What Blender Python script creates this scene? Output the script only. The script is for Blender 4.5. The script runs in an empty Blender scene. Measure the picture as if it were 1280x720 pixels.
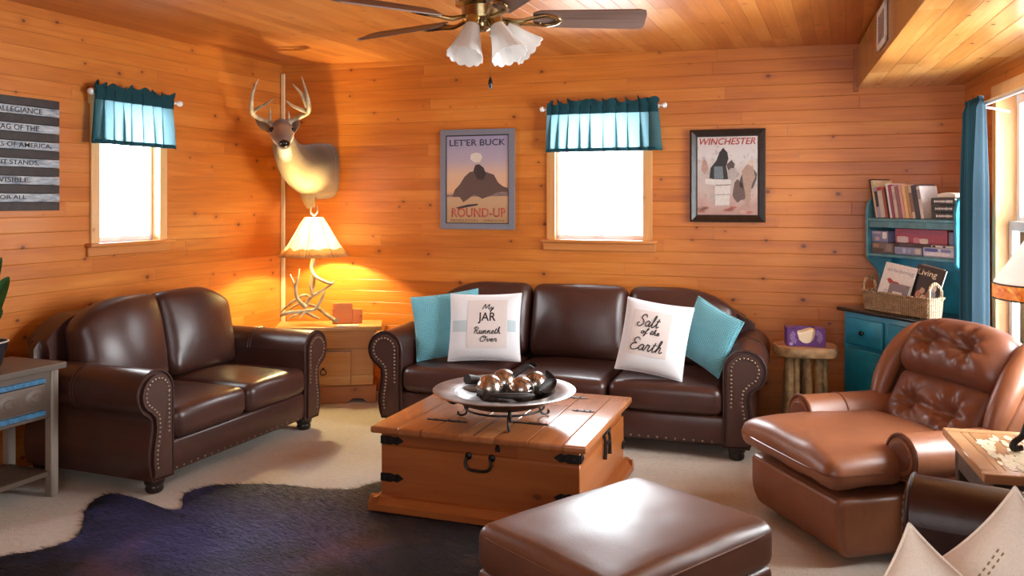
import bpy, bmesh, math, random
from mathutils import Vector, Matrix, noise as mnoise
PI = math.pi
SC = bpy.context.scene
COL = SC.collection
random.seed(7)
F = 1060.0; HOR = 250.0; EYE = 1.43

# ------------------------------------------------------------------ basic helpers
def V(*a): return Vector(a)
def at(px, py, Y):
    return Vector(((px-640)/F*Y, Y, EYE-(py-HOR)/F*Y))
def onfloor(px, py, z=0.0):
    return at(px, py, F*(EYE-z)/(py-HOR))

def setp(o, label=None, cat=None, group=None, kind=None):
    if label: o['label'] = label
    if cat: o['category'] = cat
    if group: o['group'] = group
    if kind: o['kind'] = kind
    return o

def empty(name, loc=(0,0,0), rz=0.0, label=None, cat=None, group=None, kind=None, M=None):
    o = bpy.data.objects.new(name, None); COL.objects.link(o)
    if M is not None: o.matrix_world = M
    else:
        o.location = loc; o.rotation_euler = (0,0,rz)
    o.empty_display_size = 0.1
    return setp(o, label, cat, group, kind)

def mk(name, bm, mats, parent=None, smooth=True, ang=40, loc=None, rz=0, M=None, mods=None, doubles=False):
    me = bpy.data.meshes.new(name)
    if doubles: bmesh.ops.remove_doubles(bm, verts=bm.verts, dist=1e-5)
    bmesh.ops.recalc_face_normals(bm, faces=bm.faces)
    if smooth:
        ca = math.radians(ang)
        for f in bm.faces: f.smooth = True
        for e in bm.edges:
            if len(e.link_faces) == 2 and e.calc_face_angle(0) > ca: e.smooth = False
    bm.to_mesh(me); bm.free()
    if not isinstance(mats, (list, tuple)): mats = [mats]
    for m in mats: me.materials.append(m)
    o = bpy.data.objects.new(name, me); COL.objects.link(o)
    if parent is not None: o.parent = parent
    if M is not None: o.matrix_local = M
    elif loc is not None:
        o.location = loc; o.rotation_euler = (0,0,rz)
    return o

def BM(): return bmesh.new()

def box(bm, x0,x1,y0,y1,z0,z1, bev=0.0, seg=2, M=None, mi=0):
    vs = [bm.verts.new((x,y,z)) for x in (x0,x1) for y in (y0,y1) for z in (z0,z1)]
    idx = [(0,1,3,2),(4,6,7,5),(0,4,5,1),(2,3,7,6),(0,2,6,4),(1,5,7,3)]
    fs = [bm.faces.new([vs[i] for i in f]) for f in idx]
    for f in fs: f.material_index = mi
    geo = vs
    if bev > 0:
        es = list({e for f in fs for e in f.edges})
        r = bmesh.ops.bevel(bm, geom=es, offset=bev, segments=seg, affect='EDGES', profile=0.5, clamp_overlap=True)
        geo = list({v for f in r['faces'] for v in f.verts} | {v for v in vs if v.is_valid})
        for f in {f for v in geo for f in v.link_faces}: f.material_index = mi
    if M is not None: bmesh.ops.transform(bm, matrix=M, verts=geo)
    return geo

def rbox(bm, sx,sy,sz, r, n=(10,10,6), deform=None, M=None):
    """rounded box centred on the origin, made of a surface grid, then deformed"""
    nx,ny,nz = n
    hx,hy,hz = sx/2,sy/2,sz/2
    def ticks(h,n):
        r_ = min(r,h*0.999); t=[-h, -h+r_*0.12, -h+r_*0.35, -h+r_*0.65]
        inner=[-h+r_+(2*h-2*r_)*i/n for i in range(n+1)]
        return t+inner+[h-r_*0.65,h-r_*0.35,h-r_*0.12,h]
    tx,ty,tz = ticks(hx,nx),ticks(hy,ny),ticks(hz,nz)
    cache={}
    def vert(p):
        k=tuple(round(c,6) for c in p)
        if k not in cache:
            q=Vector((max(-hx+min(r,hx),min(hx-min(r,hx),p[0])),max(-hy+min(r,hy),min(hy-min(r,hy),p[1])),max(-hz+min(r,hz),min(hz-min(r,hz),p[2]))))
            d=Vector(p)-q
            if d.length>1e-9:
                # per-axis radius
                rx,ry,rz=min(r,hx),min(r,hy),min(r,hz)
                e=Vector((d.x/rx,d.y/ry,d.z/rz)); 
                m=max(abs(e.x),abs(e.y),abs(e.z)); e=e/e.length*m if e.length>0 else e
                d=Vector((e.x*rx,e.y*ry,e.z*rz))
            w=q+d
            if deform: w=deform(w.copy())
            if M is not None: w=M@w
            cache[k]=bm.verts.new(w)
        return cache[k]
    def grid(a,b,fn):
        for i in range(len(a)-1):
            for j in range(len(b)-1):
                vs=[vert(fn(a[i],b[j])),vert(fn(a[i+1],b[j])),vert(fn(a[i+1],b[j+1])),vert(fn(a[i],b[j+1]))]
                if len(set(vs))==4:
                    try: bm.faces.new(vs)
                    except ValueError: pass
    for s in (-1,1):
        grid(tx,ty,lambda u,v: (u,v,s*hz)); grid(tx,tz,lambda u,v:(u,s*hy,v)); grid(ty,tz,lambda u,v:(s*hx,u,v))

def crom(pts, n=6, extra=None):
    """Catmull-Rom through the points; extra = per point scalars interpolated too"""
    P=[Vector(p) for p in pts]; out=[]; ex=[]
    for i in range(len(P)-1):
        p0=P[max(i-1,0)];p1=P[i];p2=P[i+1];p3=P[min(i+2,len(P)-1)]
        for k in range(n):
            t=k/n
            out.append(0.5*((2*p1)+(p2-p0)*t+(2*p0-5*p1+4*p2-p3)*t*t+(3*p1-p0-3*p2+p3)*t**3))
            if extra: ex.append(extra[i]*(1-t)+extra[i+1]*t)
    out.append(P[-1].copy())
    if extra: ex.append(extra[-1]); return out,ex
    return out

def tube(bm, pts, rad, seg=8, smooth=0, cap=True, closed=False, flat=1.0):
    if not isinstance(rad,(list,tuple)): rad=[rad]*len(pts)
    if smooth: pts,rad=crom(pts,smooth,list(rad))
    P=[Vector(p) for p in pts]; n=len(P); rings=[]
    up=None
    for i in range(n):
        if closed: t=(P[(i+1)%n]-P[i-1])
        else: t=P[min(i+1,n-1)]-P[max(i-1,0)]
        if t.length<1e-9: t=Vector((0,0,1))
        t.normalize()
        if up is None:
            a=Vector((0,0,1)) if abs(t.z)<0.9 else Vector((1,0,0))
            up=(a-t*a.dot(t)).normalized()
        else:
            up=(up-t*up.dot(t))
            up=up.normalized() if up.length>1e-6 else t.orthogonal().normalized()
        b=t.cross(up)
        rings.append([bm.verts.new(P[i]+(up*math.cos(2*PI*k/seg)*flat+b*math.sin(2*PI*k/seg))*rad[i]) for k in range(seg)])
    m=n if closed else n-1
    for i in range(m):
        A,B=rings[i],rings[(i+1)%n]
        for k in range(seg): bm.faces.new((A[k],A[(k+1)%seg],B[(k+1)%seg],B[k]))
    if cap and not closed:
        bm.faces.new(rings[0][::-1]); bm.faces.new(rings[-1])
    return rings

def lathe(bm, prof, seg=24, M=None, rf=None):
    rings=[]
    for (r,z) in prof:
        ring=[]
        for k in range(seg):
            a=2*PI*k/seg; rr=max(r,1e-4)*(rf(a,z) if rf else 1)
            p=Vector((rr*math.cos(a),rr*math.sin(a),z))
            if M is not None: p=M@p
            ring.append(bm.verts.new(p))
        rings.append(ring)
    for i in range(len(rings)-1):
        for k in range(seg): bm.faces.new((rings[i][k],rings[i][(k+1)%seg],rings[i+1][(k+1)%seg],rings[i+1][k]))
    return rings
def caps(bm, rings):
    bm.faces.new(rings[0][::-1]); bm.faces.new(rings[-1])

def prism(bm, poly, d0, d1, M=None, plane='XZ', bev=0.0, seg=2, mi=0):
    """polygon in a plane, extruded along the third axis from d0 to d1"""
    def p3(u,v,d): return {'XZ':(u,d,v),'XY':(u,v,d),'YZ':(d,u,v)}[plane]
    A=[bm.verts.new(p3(u,v,d0)) for u,v in poly]; B=[bm.verts.new(p3(u,v,d1)) for u,v in poly]
    n=len(poly); fs=[bm.faces.new(A),bm.faces.new(B[::-1])]
    for i in range(n): fs.append(bm.faces.new((A[i],B[i],B[(i+1)%n],A[(i+1)%n])))
    for f in fs: f.material_index=mi
    geo=A+B
    if bev>0:
        es=list({e for f in fs[:2] for e in f.edges})
        r=bmesh.ops.bevel(bm,geom=es,offset=bev,segments=seg,affect='EDGES',clamp_overlap=True)
        geo=list({v for f in r['faces'] for v in f.verts}|{v for v in geo if v.is_valid})
    if M is not None: bmesh.ops.transform(bm,matrix=M,verts=geo)
    return geo

def sphere(bm, c, r, u=16, v=10, sc=(1,1,1), M=None):
    T=Matrix.Translation(Vector(c))@Matrix.Diagonal((sc[0],sc[1],sc[2],1))
    if M is not None: T=M@T
    return bmesh.ops.create_uvsphere(bm,u_segments=u,v_segments=v,radius=r,matrix=T)['verts']

def axes(o, x, y, z):
    M=Matrix.Identity(4)
    for i,a in enumerate((x,y,z)):
        for r in range(3): M[r][i]=a[r]
    for r in range(3): M[r][3]=o[r]
    return M

def copytree(o, parent=None):
    c=o.copy(); COL.objects.link(c)
    if parent is not None: c.parent=parent
    for ch in list(o.children): copytree(ch,c)
    return c

def textbm(s, size, font_shear=0.0, spacing=1.0, align='CENTER', extr=0.0, bold=0.0, res=3):
    cu=bpy.data.curves.new('lettering','FONT'); cu.body=s; cu.size=size; cu.shear=font_shear
    cu.space_character=spacing; cu.align_x=align; cu.align_y='CENTER'; cu.extrude=extr; cu.offset=bold; cu.resolution_u=res
    ob=bpy.data.objects.new('lettering',cu); COL.objects.link(ob)
    dg=bpy.context.evaluated_depsgraph_get(); dg.update()
    me=bpy.data.meshes.new_from_object(ob.evaluated_get(dg))
    bm=bmesh.new(); bm.from_mesh(me)
    bpy.data.objects.remove(ob); bpy.data.curves.remove(cu); bpy.data.meshes.remove(me)
    return bm
def fit(bm, w=None, h=None):
    xs=[v.co.x for v in bm.verts]; ys=[v.co.y for v in bm.verts]
    cx,cy=(min(xs)+max(xs))/2,(min(ys)+max(ys))/2
    sx=w/(max(xs)-min(xs)) if w else 1; sy=h/(max(ys)-min(ys)) if h else sx
    if not w: sx=sy
    for v in bm.verts: v.co.x=(v.co.x-cx)*sx; v.co.y=(v.co.y-cy)*sy
    return bm
def merge(dst, src, M=None):
    me=bpy.data.meshes.new('tmp'); src.to_mesh(me); src.free()
    if M is not None: me.transform(M)
    dst.from_mesh(me); bpy.data.meshes.remove(me)

# ------------------------------------------------------------------ node helpers
def newmat(name):
    m=bpy.data.materials.new(name); m.use_nodes=True
    nt=m.node_tree; b=nt.nodes['Principled BSDF']
    return m,nt,b
def nd(nt, typ, ins=None, **pr):
    n=nt.nodes.new(typ)
    for k,v in pr.items(): setattr(n,k,v)
    for k,v in (ins or {}).items():
        s=n.inputs[k]
        if isinstance(v,bpy.types.NodeSocket): nt.links.new(v,s)
        else: s.default_value=v
    return n
def ma(nt,op,a,b=None,c=None,clamp=False):
    ins={0:a}
    if b is not None: ins[1]=b
    if c is not None: ins[2]=c
    return nd(nt,'ShaderNodeMath',ins,operation=op,use_clamp=clamp).outputs[0]
def mix(nt,f,a,b,blend='MIX'):
    def c4(c): return c if isinstance(c,bpy.types.NodeSocket) or len(c)==4 else (*c,1)
    return nd(nt,'ShaderNodeMix',{0:f,6:c4(a),7:c4(b)},data_type='RGBA',blend_type=blend,clamp_factor=True).outputs[2]
def ramp(nt,f,stops,interp='LINEAR'):
    n=nd(nt,'ShaderNodeValToRGB',{0:f}); cr=n.color_ramp; cr.interpolation=interp
    while len(cr.elements)<len(stops): cr.elements.new(0.5)
    for e,(p,c) in zip(cr.elements,stops):
        e.position=p; e.color=(*c,1) if len(c)==3 else c
    return n.outputs[0]
def mrange(nt,v,a,b,c=0.0,d=1.0):
    return nd(nt,'ShaderNodeMapRange',{0:v,1:a,2:b,3:c,4:d}).outputs[0]
def coord(nt,which='Object'): return nd(nt,'ShaderNodeTexCoord').outputs[which]
def noi(nt,vec,scale=5,detail=3,rough=0.5,dist=0.0,out=0):
    return nd(nt,'ShaderNodeTexNoise',{'Vector':vec,'Scale':scale,'Detail':detail,'Roughness':rough,'Distortion':dist}).outputs[out]
def sep(nt,vec): return nd(nt,'ShaderNodeSeparateXYZ',{0:vec}).outputs
def comb(nt,x,y,z): return nd(nt,'ShaderNodeCombineXYZ',{0:x,1:y,2:z}).outputs[0]
def wn(nt,x,y):
    return nd(nt,'ShaderNodeTexWhiteNoise',{'Vector':comb(nt,x,y,0.0)},noise_dimensions='2D').outputs[0]
def bump(nt,b,h,strength=0.3,dist=0.01):
    n=nd(nt,'ShaderNodeBump',{'Height':h,'Strength':strength,'Distance':dist})
    nt.links.new(n.outputs[0],b.inputs['Normal'])
def setc(nt,b,c):
    if isinstance(c,bpy.types.NodeSocket): nt.links.new(c,b.inputs['Base Color'])
    else: b.inputs['Base Color'].default_value=(*c,1)

def plain(name,c,rough=0.5,metal=0.0,spec=0.5,var=0.0,vscale=20,bmp=0.0,bscale=200,coat=0.0):
    m,nt,b=newmat(name)
    b.inputs['Roughness'].default_value=rough; b.inputs['Metallic'].default_value=metal
    b.inputs['Specular IOR Level'].default_value=spec; b.inputs['Coat Weight'].default_value=coat
    co=coord(nt)
    if var>0:
        n=noi(nt,co,vscale,4,0.6)
        d=tuple(max(0,x*(1-var)) for x in c); l=tuple(min(1,x*(1+var)) for x in c)
        setc(nt,b,ramp(nt,n,[(0.3,d),(0.7,l)]))
    else: setc(nt,b,c)
    if bmp>0: bump(nt,b,noi(nt,co,bscale,3,0.6),bmp,0.003)
    return m

def plankmat(name,tones,row='Z',along='X',pitch=0.085,length=2.0,knot=1.0,rough=0.33,groove=0.5,grain=1.0,knotcol=(0.13,0.035,0.012),rowvar=1.0,coat=0.0,knotscale=6.5,phase=0.0):
    """tongue-and-groove boards: per-board tone, stretched grain, knots, V-grooves and butt joints"""
    m,nt,b=newmat(name)
    s=dict(zip('XYZ',sep(nt,coord(nt))))
    r=ma(nt,'ADD',s[row],phase); a=s[along]
    rr=ma(nt,'DIVIDE',r,pitch); ri=ma(nt,'FLOOR',rr); rf=ma(nt,'FRACT',rr)
    off=ma(nt,'MULTIPLY',wn(nt,ri,3.7),9.0)
    aa=ma(nt,'DIVIDE',ma(nt,'ADD',a,off),length); ai=ma(nt,'FLOOR',aa); af=ma(nt,'FRACT',aa)
    tone=wn(nt,ri,ma(nt,'ADD',ai,11.3))
    gv=comb(nt,ma(nt,'ADD',ma(nt,'MULTIPLY',a,2.2),ma(nt,'MULTIPLY',tone,40)),ma(nt,'MULTIPLY',r,42.0),ma(nt,'MULTIPLY',tone,7.0))
    g=noi(nt,gv,1.0,4,0.55,0.8)
    gv2=comb(nt,ma(nt,'MULTIPLY',a,1.1),ma(nt,'MULTIPLY',r,7.0),tone)
    g2=noi(nt,gv2,1.0,2,0.5,1.0)
    t=ma(nt,'ADD',ma(nt,'MULTIPLY',ma(nt,'SUBTRACT',tone,0.5),0.55*rowvar),ma(nt,'ADD',ma(nt,'MULTIPLY',g,0.45*grain),ma(nt,'MULTIPLY',g2,0.55)),)
    c=ramp(nt,t,[(0.15,tones[0]),(0.5,tones[1]),(0.85,tones[2])])
    # knots
    kv=comb(nt,ma(nt,'MULTIPLY',a,0.72),r,0.0)
    vo=nd(nt,'ShaderNodeTexVoronoi',{'Vector':kv,'Scale':knotscale,'Randomness':1.0},voronoi_dimensions='2D')
    d=vo.outputs['Distance']; rc=nd(nt,'ShaderNodeSeparateColor',{0:vo.outputs['Color']}).outputs
    size=mrange(nt,rc[0],0.33,1.0,0.0,0.085)
    dist=ma(nt,'ADD',d,ma(nt,'MULTIPLY',ma(nt,'SUBTRACT',noi(nt,kv,45,3),0.5),0.09))
    kf=ma(nt,'DIVIDE',ma(nt,'SUBTRACT',size,dist),0.03,clamp=True)
    halo=ma(nt,'MULTIPLY',ma(nt,'DIVIDE',ma(nt,'SUBTRACT',ma(nt,'MULTIPLY',size,3.4),dist),0.22,clamp=True),0.5)
    c=mix(nt,ma(nt,'MULTIPLY',halo,knot),c,tones[0])
    c=mix(nt,ma(nt,'MULTIPLY',kf,0.9*knot),c,knotcol)
    # grooves
    gd=ma(nt,'MINIMUM',rf,ma(nt,'SUBTRACT',1.0,rf))
    gl=ma(nt,'SUBTRACT',1.0,ma(nt,'DIVIDE',gd,0.035),clamp=True)
    jd=ma(nt,'MULTIPLY',ma(nt,'MINIMUM',af,ma(nt,'SUBTRACT',1.0,af)),length)
    jl=ma(nt,'SUBTRACT',1.0,ma(nt,'DIVIDE',jd,0.0025),clamp=True)
    gr=ma(nt,'MAXIMUM',gl,ma(nt,'MULTIPLY',jl,0.8))
    wob=noi(nt,comb(nt,ma(nt,'MULTIPLY',a,1.4),ma(nt,'MULTIPLY',ri,3.1),0.0),1.0,2)
    c=mix(nt,ma(nt,'MULTIPLY',gr,ma(nt,'MULTIPLY',mrange(nt,wob,0.35,0.75,0.35,1.0),groove)),c,tuple(x*0.22 for x in tones[0]))
    setc(nt,b,c)
    b.inputs['Roughness'].default_value=rough; b.inputs['Coat Weight'].default_value=coat; b.inputs['Coat Roughness'].default_value=0.2
    h=ma(nt,'ADD',ma(nt,'MULTIPLY',gr,-1.0),ma(nt,'MULTIPLY',g,0.12))
    bump(nt,b,h,0.5,0.004)
    return m

def leather(name,c,rough=0.36,var=0.25,wear=None,crease=0.35,spec=0.5):
    m,nt,b=newmat(name); co=coord(nt)
    n=noi(nt,co,3.5,4,0.6); n2=noi(nt,co,40,3,0.6)
    t=ma(nt,'ADD',ma(nt,'MULTIPLY',n,0.75),ma(nt,'MULTIPLY',n2,0.25))
    d=tuple(x*(1-var) for x in c); l=wear or tuple(x*(1+var) for x in c)
    setc(nt,b,ramp(nt,t,[(0.3,d),(0.55,c),(0.8,l)]))
    b.inputs['Roughness'].default_value=rough+0.01
    b.inputs['Specular IOR Level'].default_value=spec
    vo=nd(nt,'ShaderNodeTexVoronoi',{'Vector':co,'Scale':260.0}).outputs['Distance']
    cr=noi(nt,co,9,2,0.5,0.8)
    h=ma(nt,'ADD',ma(nt,'MULTIPLY',vo,0.05),ma(nt,'MULTIPLY',cr,crease))
    bump(nt,b,h,0.40,0.010)
    return m

def fabric(name,c,scale=400,rough=0.9,bmp=0.4,var=0.06,sheen=0.2,wrinkle=0.0):
    m,nt,b=newmat(name); co=coord(nt)
    n=noi(nt,co,scale,2,0.7); w=noi(nt,co,6,3,0.5,0.6)
    setc(nt,b,ramp(nt,n,[(0.3,tuple(x*(1-var) for x in c)),(0.7,tuple(min(1,x*(1+var)) for x in c))]))
    b.inputs['Roughness'].default_value=rough; b.inputs['Sheen Weight'].default_value=sheen
    b.inputs['Specular IOR Level'].default_value=0.2
    bump(nt,b,ma(nt,'ADD',ma(nt,'MULTIPLY',n,0.15),ma(nt,'MULTIPLY',w,wrinkle)),bmp,0.01)
    return m

def emat(name,c,strength):
    m,nt,b=newmat(name)
    setc(nt,b,c); b.inputs['Emission Color'].default_value=(*c,1); b.inputs['Emission Strength'].default_value=strength
    return m

# ------------------------------------------------------------------ materials of the room
PINE=((0.34,0.082,0.010),(0.545,0.165,0.022),(0.69,0.268,0.05))
M_wall=plankmat('pine_wall_boards',PINE,'Z','X',0.0835,2.1,rough=0.36,knot=1.0,groove=0.42,rowvar=0.32)
M_ceil=plankmat('pine_ceiling_boards',((0.36,0.095,0.015),(0.53,0.175,0.03),(0.66,0.28,0.065)),'X','Y',0.0835,2.6,rough=0.40,knot=0.7,groove=0.4,rowvar=0.6)
M_soff=plankmat('pine_soffit_boards',((0.42,0.16,0.03),(0.60,0.27,0.065),(0.74,0.42,0.14)),'X','Y',0.10,1.6,rough=0.22,knot=0.8,groove=0.5,rowvar=0.8)
M_trim=plankmat('pine_trim',((0.55,0.24,0.07),(0.68,0.36,0.13),(0.78,0.48,0.22)),'X','Z',2.0,5.0,rough=0.35,knot=0.4,groove=0.0)
M_trimdk=plankmat('pine_sill',((0.34,0.095,0.018),(0.47,0.15,0.03),(0.56,0.21,0.05)),'Z','X',2.0,5.0,rough=0.35,knot=0.4,groove=0.0)
M_whitewood=plain('pale_strip',(0.80,0.62,0.36),0.4,var=0.08)
M_vinyl=plain('white_vinyl',(0.85,0.86,0.88),0.35)
M_white=plain('white_paint',(0.82,0.82,0.80),0.4)
M_vent=plain('vent_white',(0.72,0.66,0.60),0.45)
M_ventdk=plain('vent_slots',(0.38,0.28,0.22),0.6)

def carpetmat():
    m,nt,b=newmat('beige_carpet'); co=coord(nt)
    n=noi(nt,co,180,3,0.7); n2=noi(nt,co,2.2,3,0.5); n3=noi(nt,co,38,2,0.6)
    t=ma(nt,'ADD',ma(nt,'MULTIPLY',n,0.5),ma(nt,'ADD',ma(nt,'MULTIPLY',n2,0.25),ma(nt,'MULTIPLY',n3,0.25)))
    setc(nt,b,ramp(nt,t,[(0.3,(0.42,0.36,0.28)),(0.5,(0.60,0.53,0.44)),(0.7,(0.74,0.68,0.58))]))
    b.inputs['Roughness'].default_value=0.95; b.inputs['Sheen Weight'].default_value=0.25; b.inputs['Specular IOR Level'].default_value=0.15
    bump(nt,b,ma(nt,'ADD',n,ma(nt,'MULTIPLY',n3,0.7)),0.7,0.012)
    return m
M_carpet=carpetmat()
def glassmat(name='window_glass',tint=(1,1,1)):
    m=bpy.data.materials.new(name); m.use_nodes=True; nt=m.node_tree; nt.nodes.clear()
    t=nd(nt,'ShaderNodeBsdfTransparent',{0:(*tint,1)}); g=nd(nt,'ShaderNodeBsdfGlossy',{0:(1,1,1,1),1:0.02})
    fr=nd(nt,'ShaderNodeFresnel',{0:1.3})
    mx=nd(nt,'ShaderNodeMixShader',{0:fr.outputs[0],1:t.outputs[0],2:g.outputs[0]})
    o=nd(nt,'ShaderNodeOutputMaterial'); nt.links.new(mx.outputs[0],o.inputs[0])
    return m
M_glass=glassmat()

# ------------------------------------------------------------------ room frame
S_L=1.08
C_L=Vector((-1.66*S_L,6.12*S_L,0)); ZC_L=EYE+0.97*S_L
B0=Vector((2.155,5.3,0))
UB=(B0-C_L).normalized()
class Wall:
    def __init__(s,o,u):
        s.o=Vector(o); s.u=Vector(u).normalized(); s.z=Vector((0,0,1)); s.n=s.z.cross(s.u)   # n points out of the room
        s.M=axes(s.o,s.u,s.n,s.z)
    def hit(s,px,py,off=0.0):
        """local (x,z) and world point where the sight line meets the wall (off = towards the room)"""
        d=Vector(((px-640)/F,1,-(py-HOR)/F)); c=Vector((0,0,EYE)); o=s.o-s.n*off
        t=(o-c).dot(s.n)/d.dot(s.n); p=c+d*t; q=p-s.o
        return q.dot(s.u),q.z,p
WB=Wall(C_L,UB)
LDIR=Vector((0.396,1,0)).normalized()
L_LEN=8.2
WL=Wall(C_L-LDIR*L_LEN,LDIR)
# right corner on the back wall at px 1206
_x,_z,CR=WB.hit(1206,300); CR.z=0
RDIR=Vector((-0.262,-1,0)).normalized()
WR=Wall(CR,RDIR)
def ceilz(X,Y):
    # plane: constant along the left wall, sinking slightly towards the right
    nrm=Vector((-WL.n.x,-WL.n.y,0)); d=(Vector((X,Y,0))-C_L).dot(nrm); d0=(B0-C_L).dot(nrm)
    return ZC_L+(2.405-ZC_L)*d/d0

def wallmesh(name,W,length,height,holes,mat,thick=0.14):
    xs=sorted({0,length,*[h[0] for h in holes],*[h[1] for h in holes]}); zs=sorted({-0.02,height,*[h[2] for h in holes],*[h[3] for h in holes]})
    bm=BM()
    def solid(i,j):
        if i<0 or j<0 or i>=len(xs)-1 or j>=len(zs)-1: return False
        cx,cz=(xs[i]+xs[i+1])/2,(zs[j]+zs[j+1])/2
        return not any(h[0]<cx<h[1] and h[2]<cz<h[3] for h in holes)
    def q(*p): bm.faces.new([bm.verts.new(c) for c in p])
    for i in range(len(xs)-1):
        for j in range(len(zs)-1):
            if not solid(i,j): continue
            a,b,c,d=xs[i],xs[i+1],zs[j],zs[j+1]
            q((a,0,c),(b,0,c),(b,0,d),(a,0,d)); q((a,thick,c),(a,thick,d),(b,thick,d),(b,thick,c))
            if not solid(i-1,j): q((a,0,c),(a,0,d),(a,thick,d),(a,thick,c))
            if not solid(i+1,j): q((b,0,c),(b,thick,c),(b,thick,d),(b,0,d))
            if not solid(i,j-1): q((a,0,c),(a,thick,c),(b,thick,c),(b,0,c))
            if not solid(i,j+1): q((a,0,d),(b,0,d),(b,thick,d),(a,thick,d))
    o=mk(name,bm,mat,smooth=False,doubles=True); o.matrix_world=W.M; setp(o,kind='structure')
    return o

# window openings in wall coordinates (x0,x1,z0,z1)
x0,_,_=WL.hit(119,240); x1,_,_=WL.hit(201,240); _,zb,_=WL.hit(160,302)
W1=(x0,x1,zb,1.98*1+0.02)
x0,_,_=WB.hit(691,250); x1,_,_=WB.hit(808,250); _,zb,_=WB.hit(750,300)
W2=(x0,x1,zb,2.03)
x0,_,_=WR.hit(1247,250)
W3=(x0,x0+1.75,0.62,1.98)
BLEN=(CR-C_L).length
wallmesh('wall_left',WL,L_LEN,2.60,[W1],M_wall)
wallmesh('wall_back',WB,BLEN,2.60,[W2],M_wall)
wallmesh('wall_right',WR,6.1,2.45,[W3],M_wall)
_a=CR+RDIR*6.0; WF=Wall(Vector((_a.x+0.1,-0.68,0)),(-1,0,0))
WFL=_a.x+0.1+4.75
W4=(0.5,3.1,0.75,2.15)
wallmesh('wall_front',WF,WFL,2.60,[W4],M_wall)  # unseen wall and window, added behind the camera to limit the fill light

def floor():
    bm=BM(); prism(bm,[(p.x,p.y) for p in (C_L-LDIR*L_LEN,C_L,CR,CR+RDIR*6.1)],-0.06,0.0,plane='XY')
    o=mk('floor',bm,M_carpet,smooth=False); setp(o,kind='structure')
floor()
# ceiling: boards run towards the back; object axes follow the left wall
def ceiling():
    X=Vector((WL.u.y,-WL.u.x,0)); O=C_L.copy(); O.z=ZC_L
    Dp=(B0-C_L).dot(X); sl=(2.405-ZC_L)/Dp
    bm=BM()
    vs=[]
    for (lx,ly) in ((-0.3,0.6),(5.2,0.6),(5.2,-8.2),(-0.3,-8.2)): vs.append((lx,ly,sl*lx))
    lo=[bm.verts.new(v) for v in vs]; hi=[bm.verts.new((v[0],v[1],v[2]+0.05)) for v in vs]
    bm.faces.new(lo); bm.faces.new(hi[::-1])
    for i in range(4): bm.faces.new((lo[i],hi[i],hi[(i+1)%4],lo[(i+1)%4]))
    o=mk('ceiling',bm,M_ceil,smooth=False); o.matrix_world=axes(O,X,WL.u,(0,0,1)); setp(o,kind='structure')
ceiling()
# dropped soffit along the right wall
SD=Vector((-0.3066,-1,0)).normalized()
WS=Wall(B0,SD)             # its room-side face; n points to the right wall
ZS=2.125
def soffit():
    bm=BM(); M=axes(B0-SD*0.25,WS.n,-SD,(0,0,1))
    box(bm,0,1.7,-6.4,0.0,ZS,2.38)
    o=mk('ceiling_soffit',bm,[M_soff],smooth=False); o.matrix_world=M; setp(o,kind='structure')
soffit()

# corner strip, soffit post, ceiling trims
def strip(name,p,w,z0,z1,mat,u,d=0.018):
    bm=BM(); box(bm,-w/2,w/2,-d,0,z0,z1,0.003,1)
    o=mk(name,bm,mat,M=axes(p,u,Vector((0,0,1)).cross(Vector(u)),(0,0,1))); setp(o,kind='structure'); return o
_,zt,_=WB.hit(353,93)
strip('trim_1',C_L+WB.u*0.02-WB.n*0.006,0.030,0.0,zt,M_whitewood,WB.u)
_,zt2,pp=WB.hit(1073,68); pp.z=0
strip('trim_2',B0-WB.n*0.003-WB.u*0.005,0.028,ZS-0.02,2.37,M_trimdk,WB.u)

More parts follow.
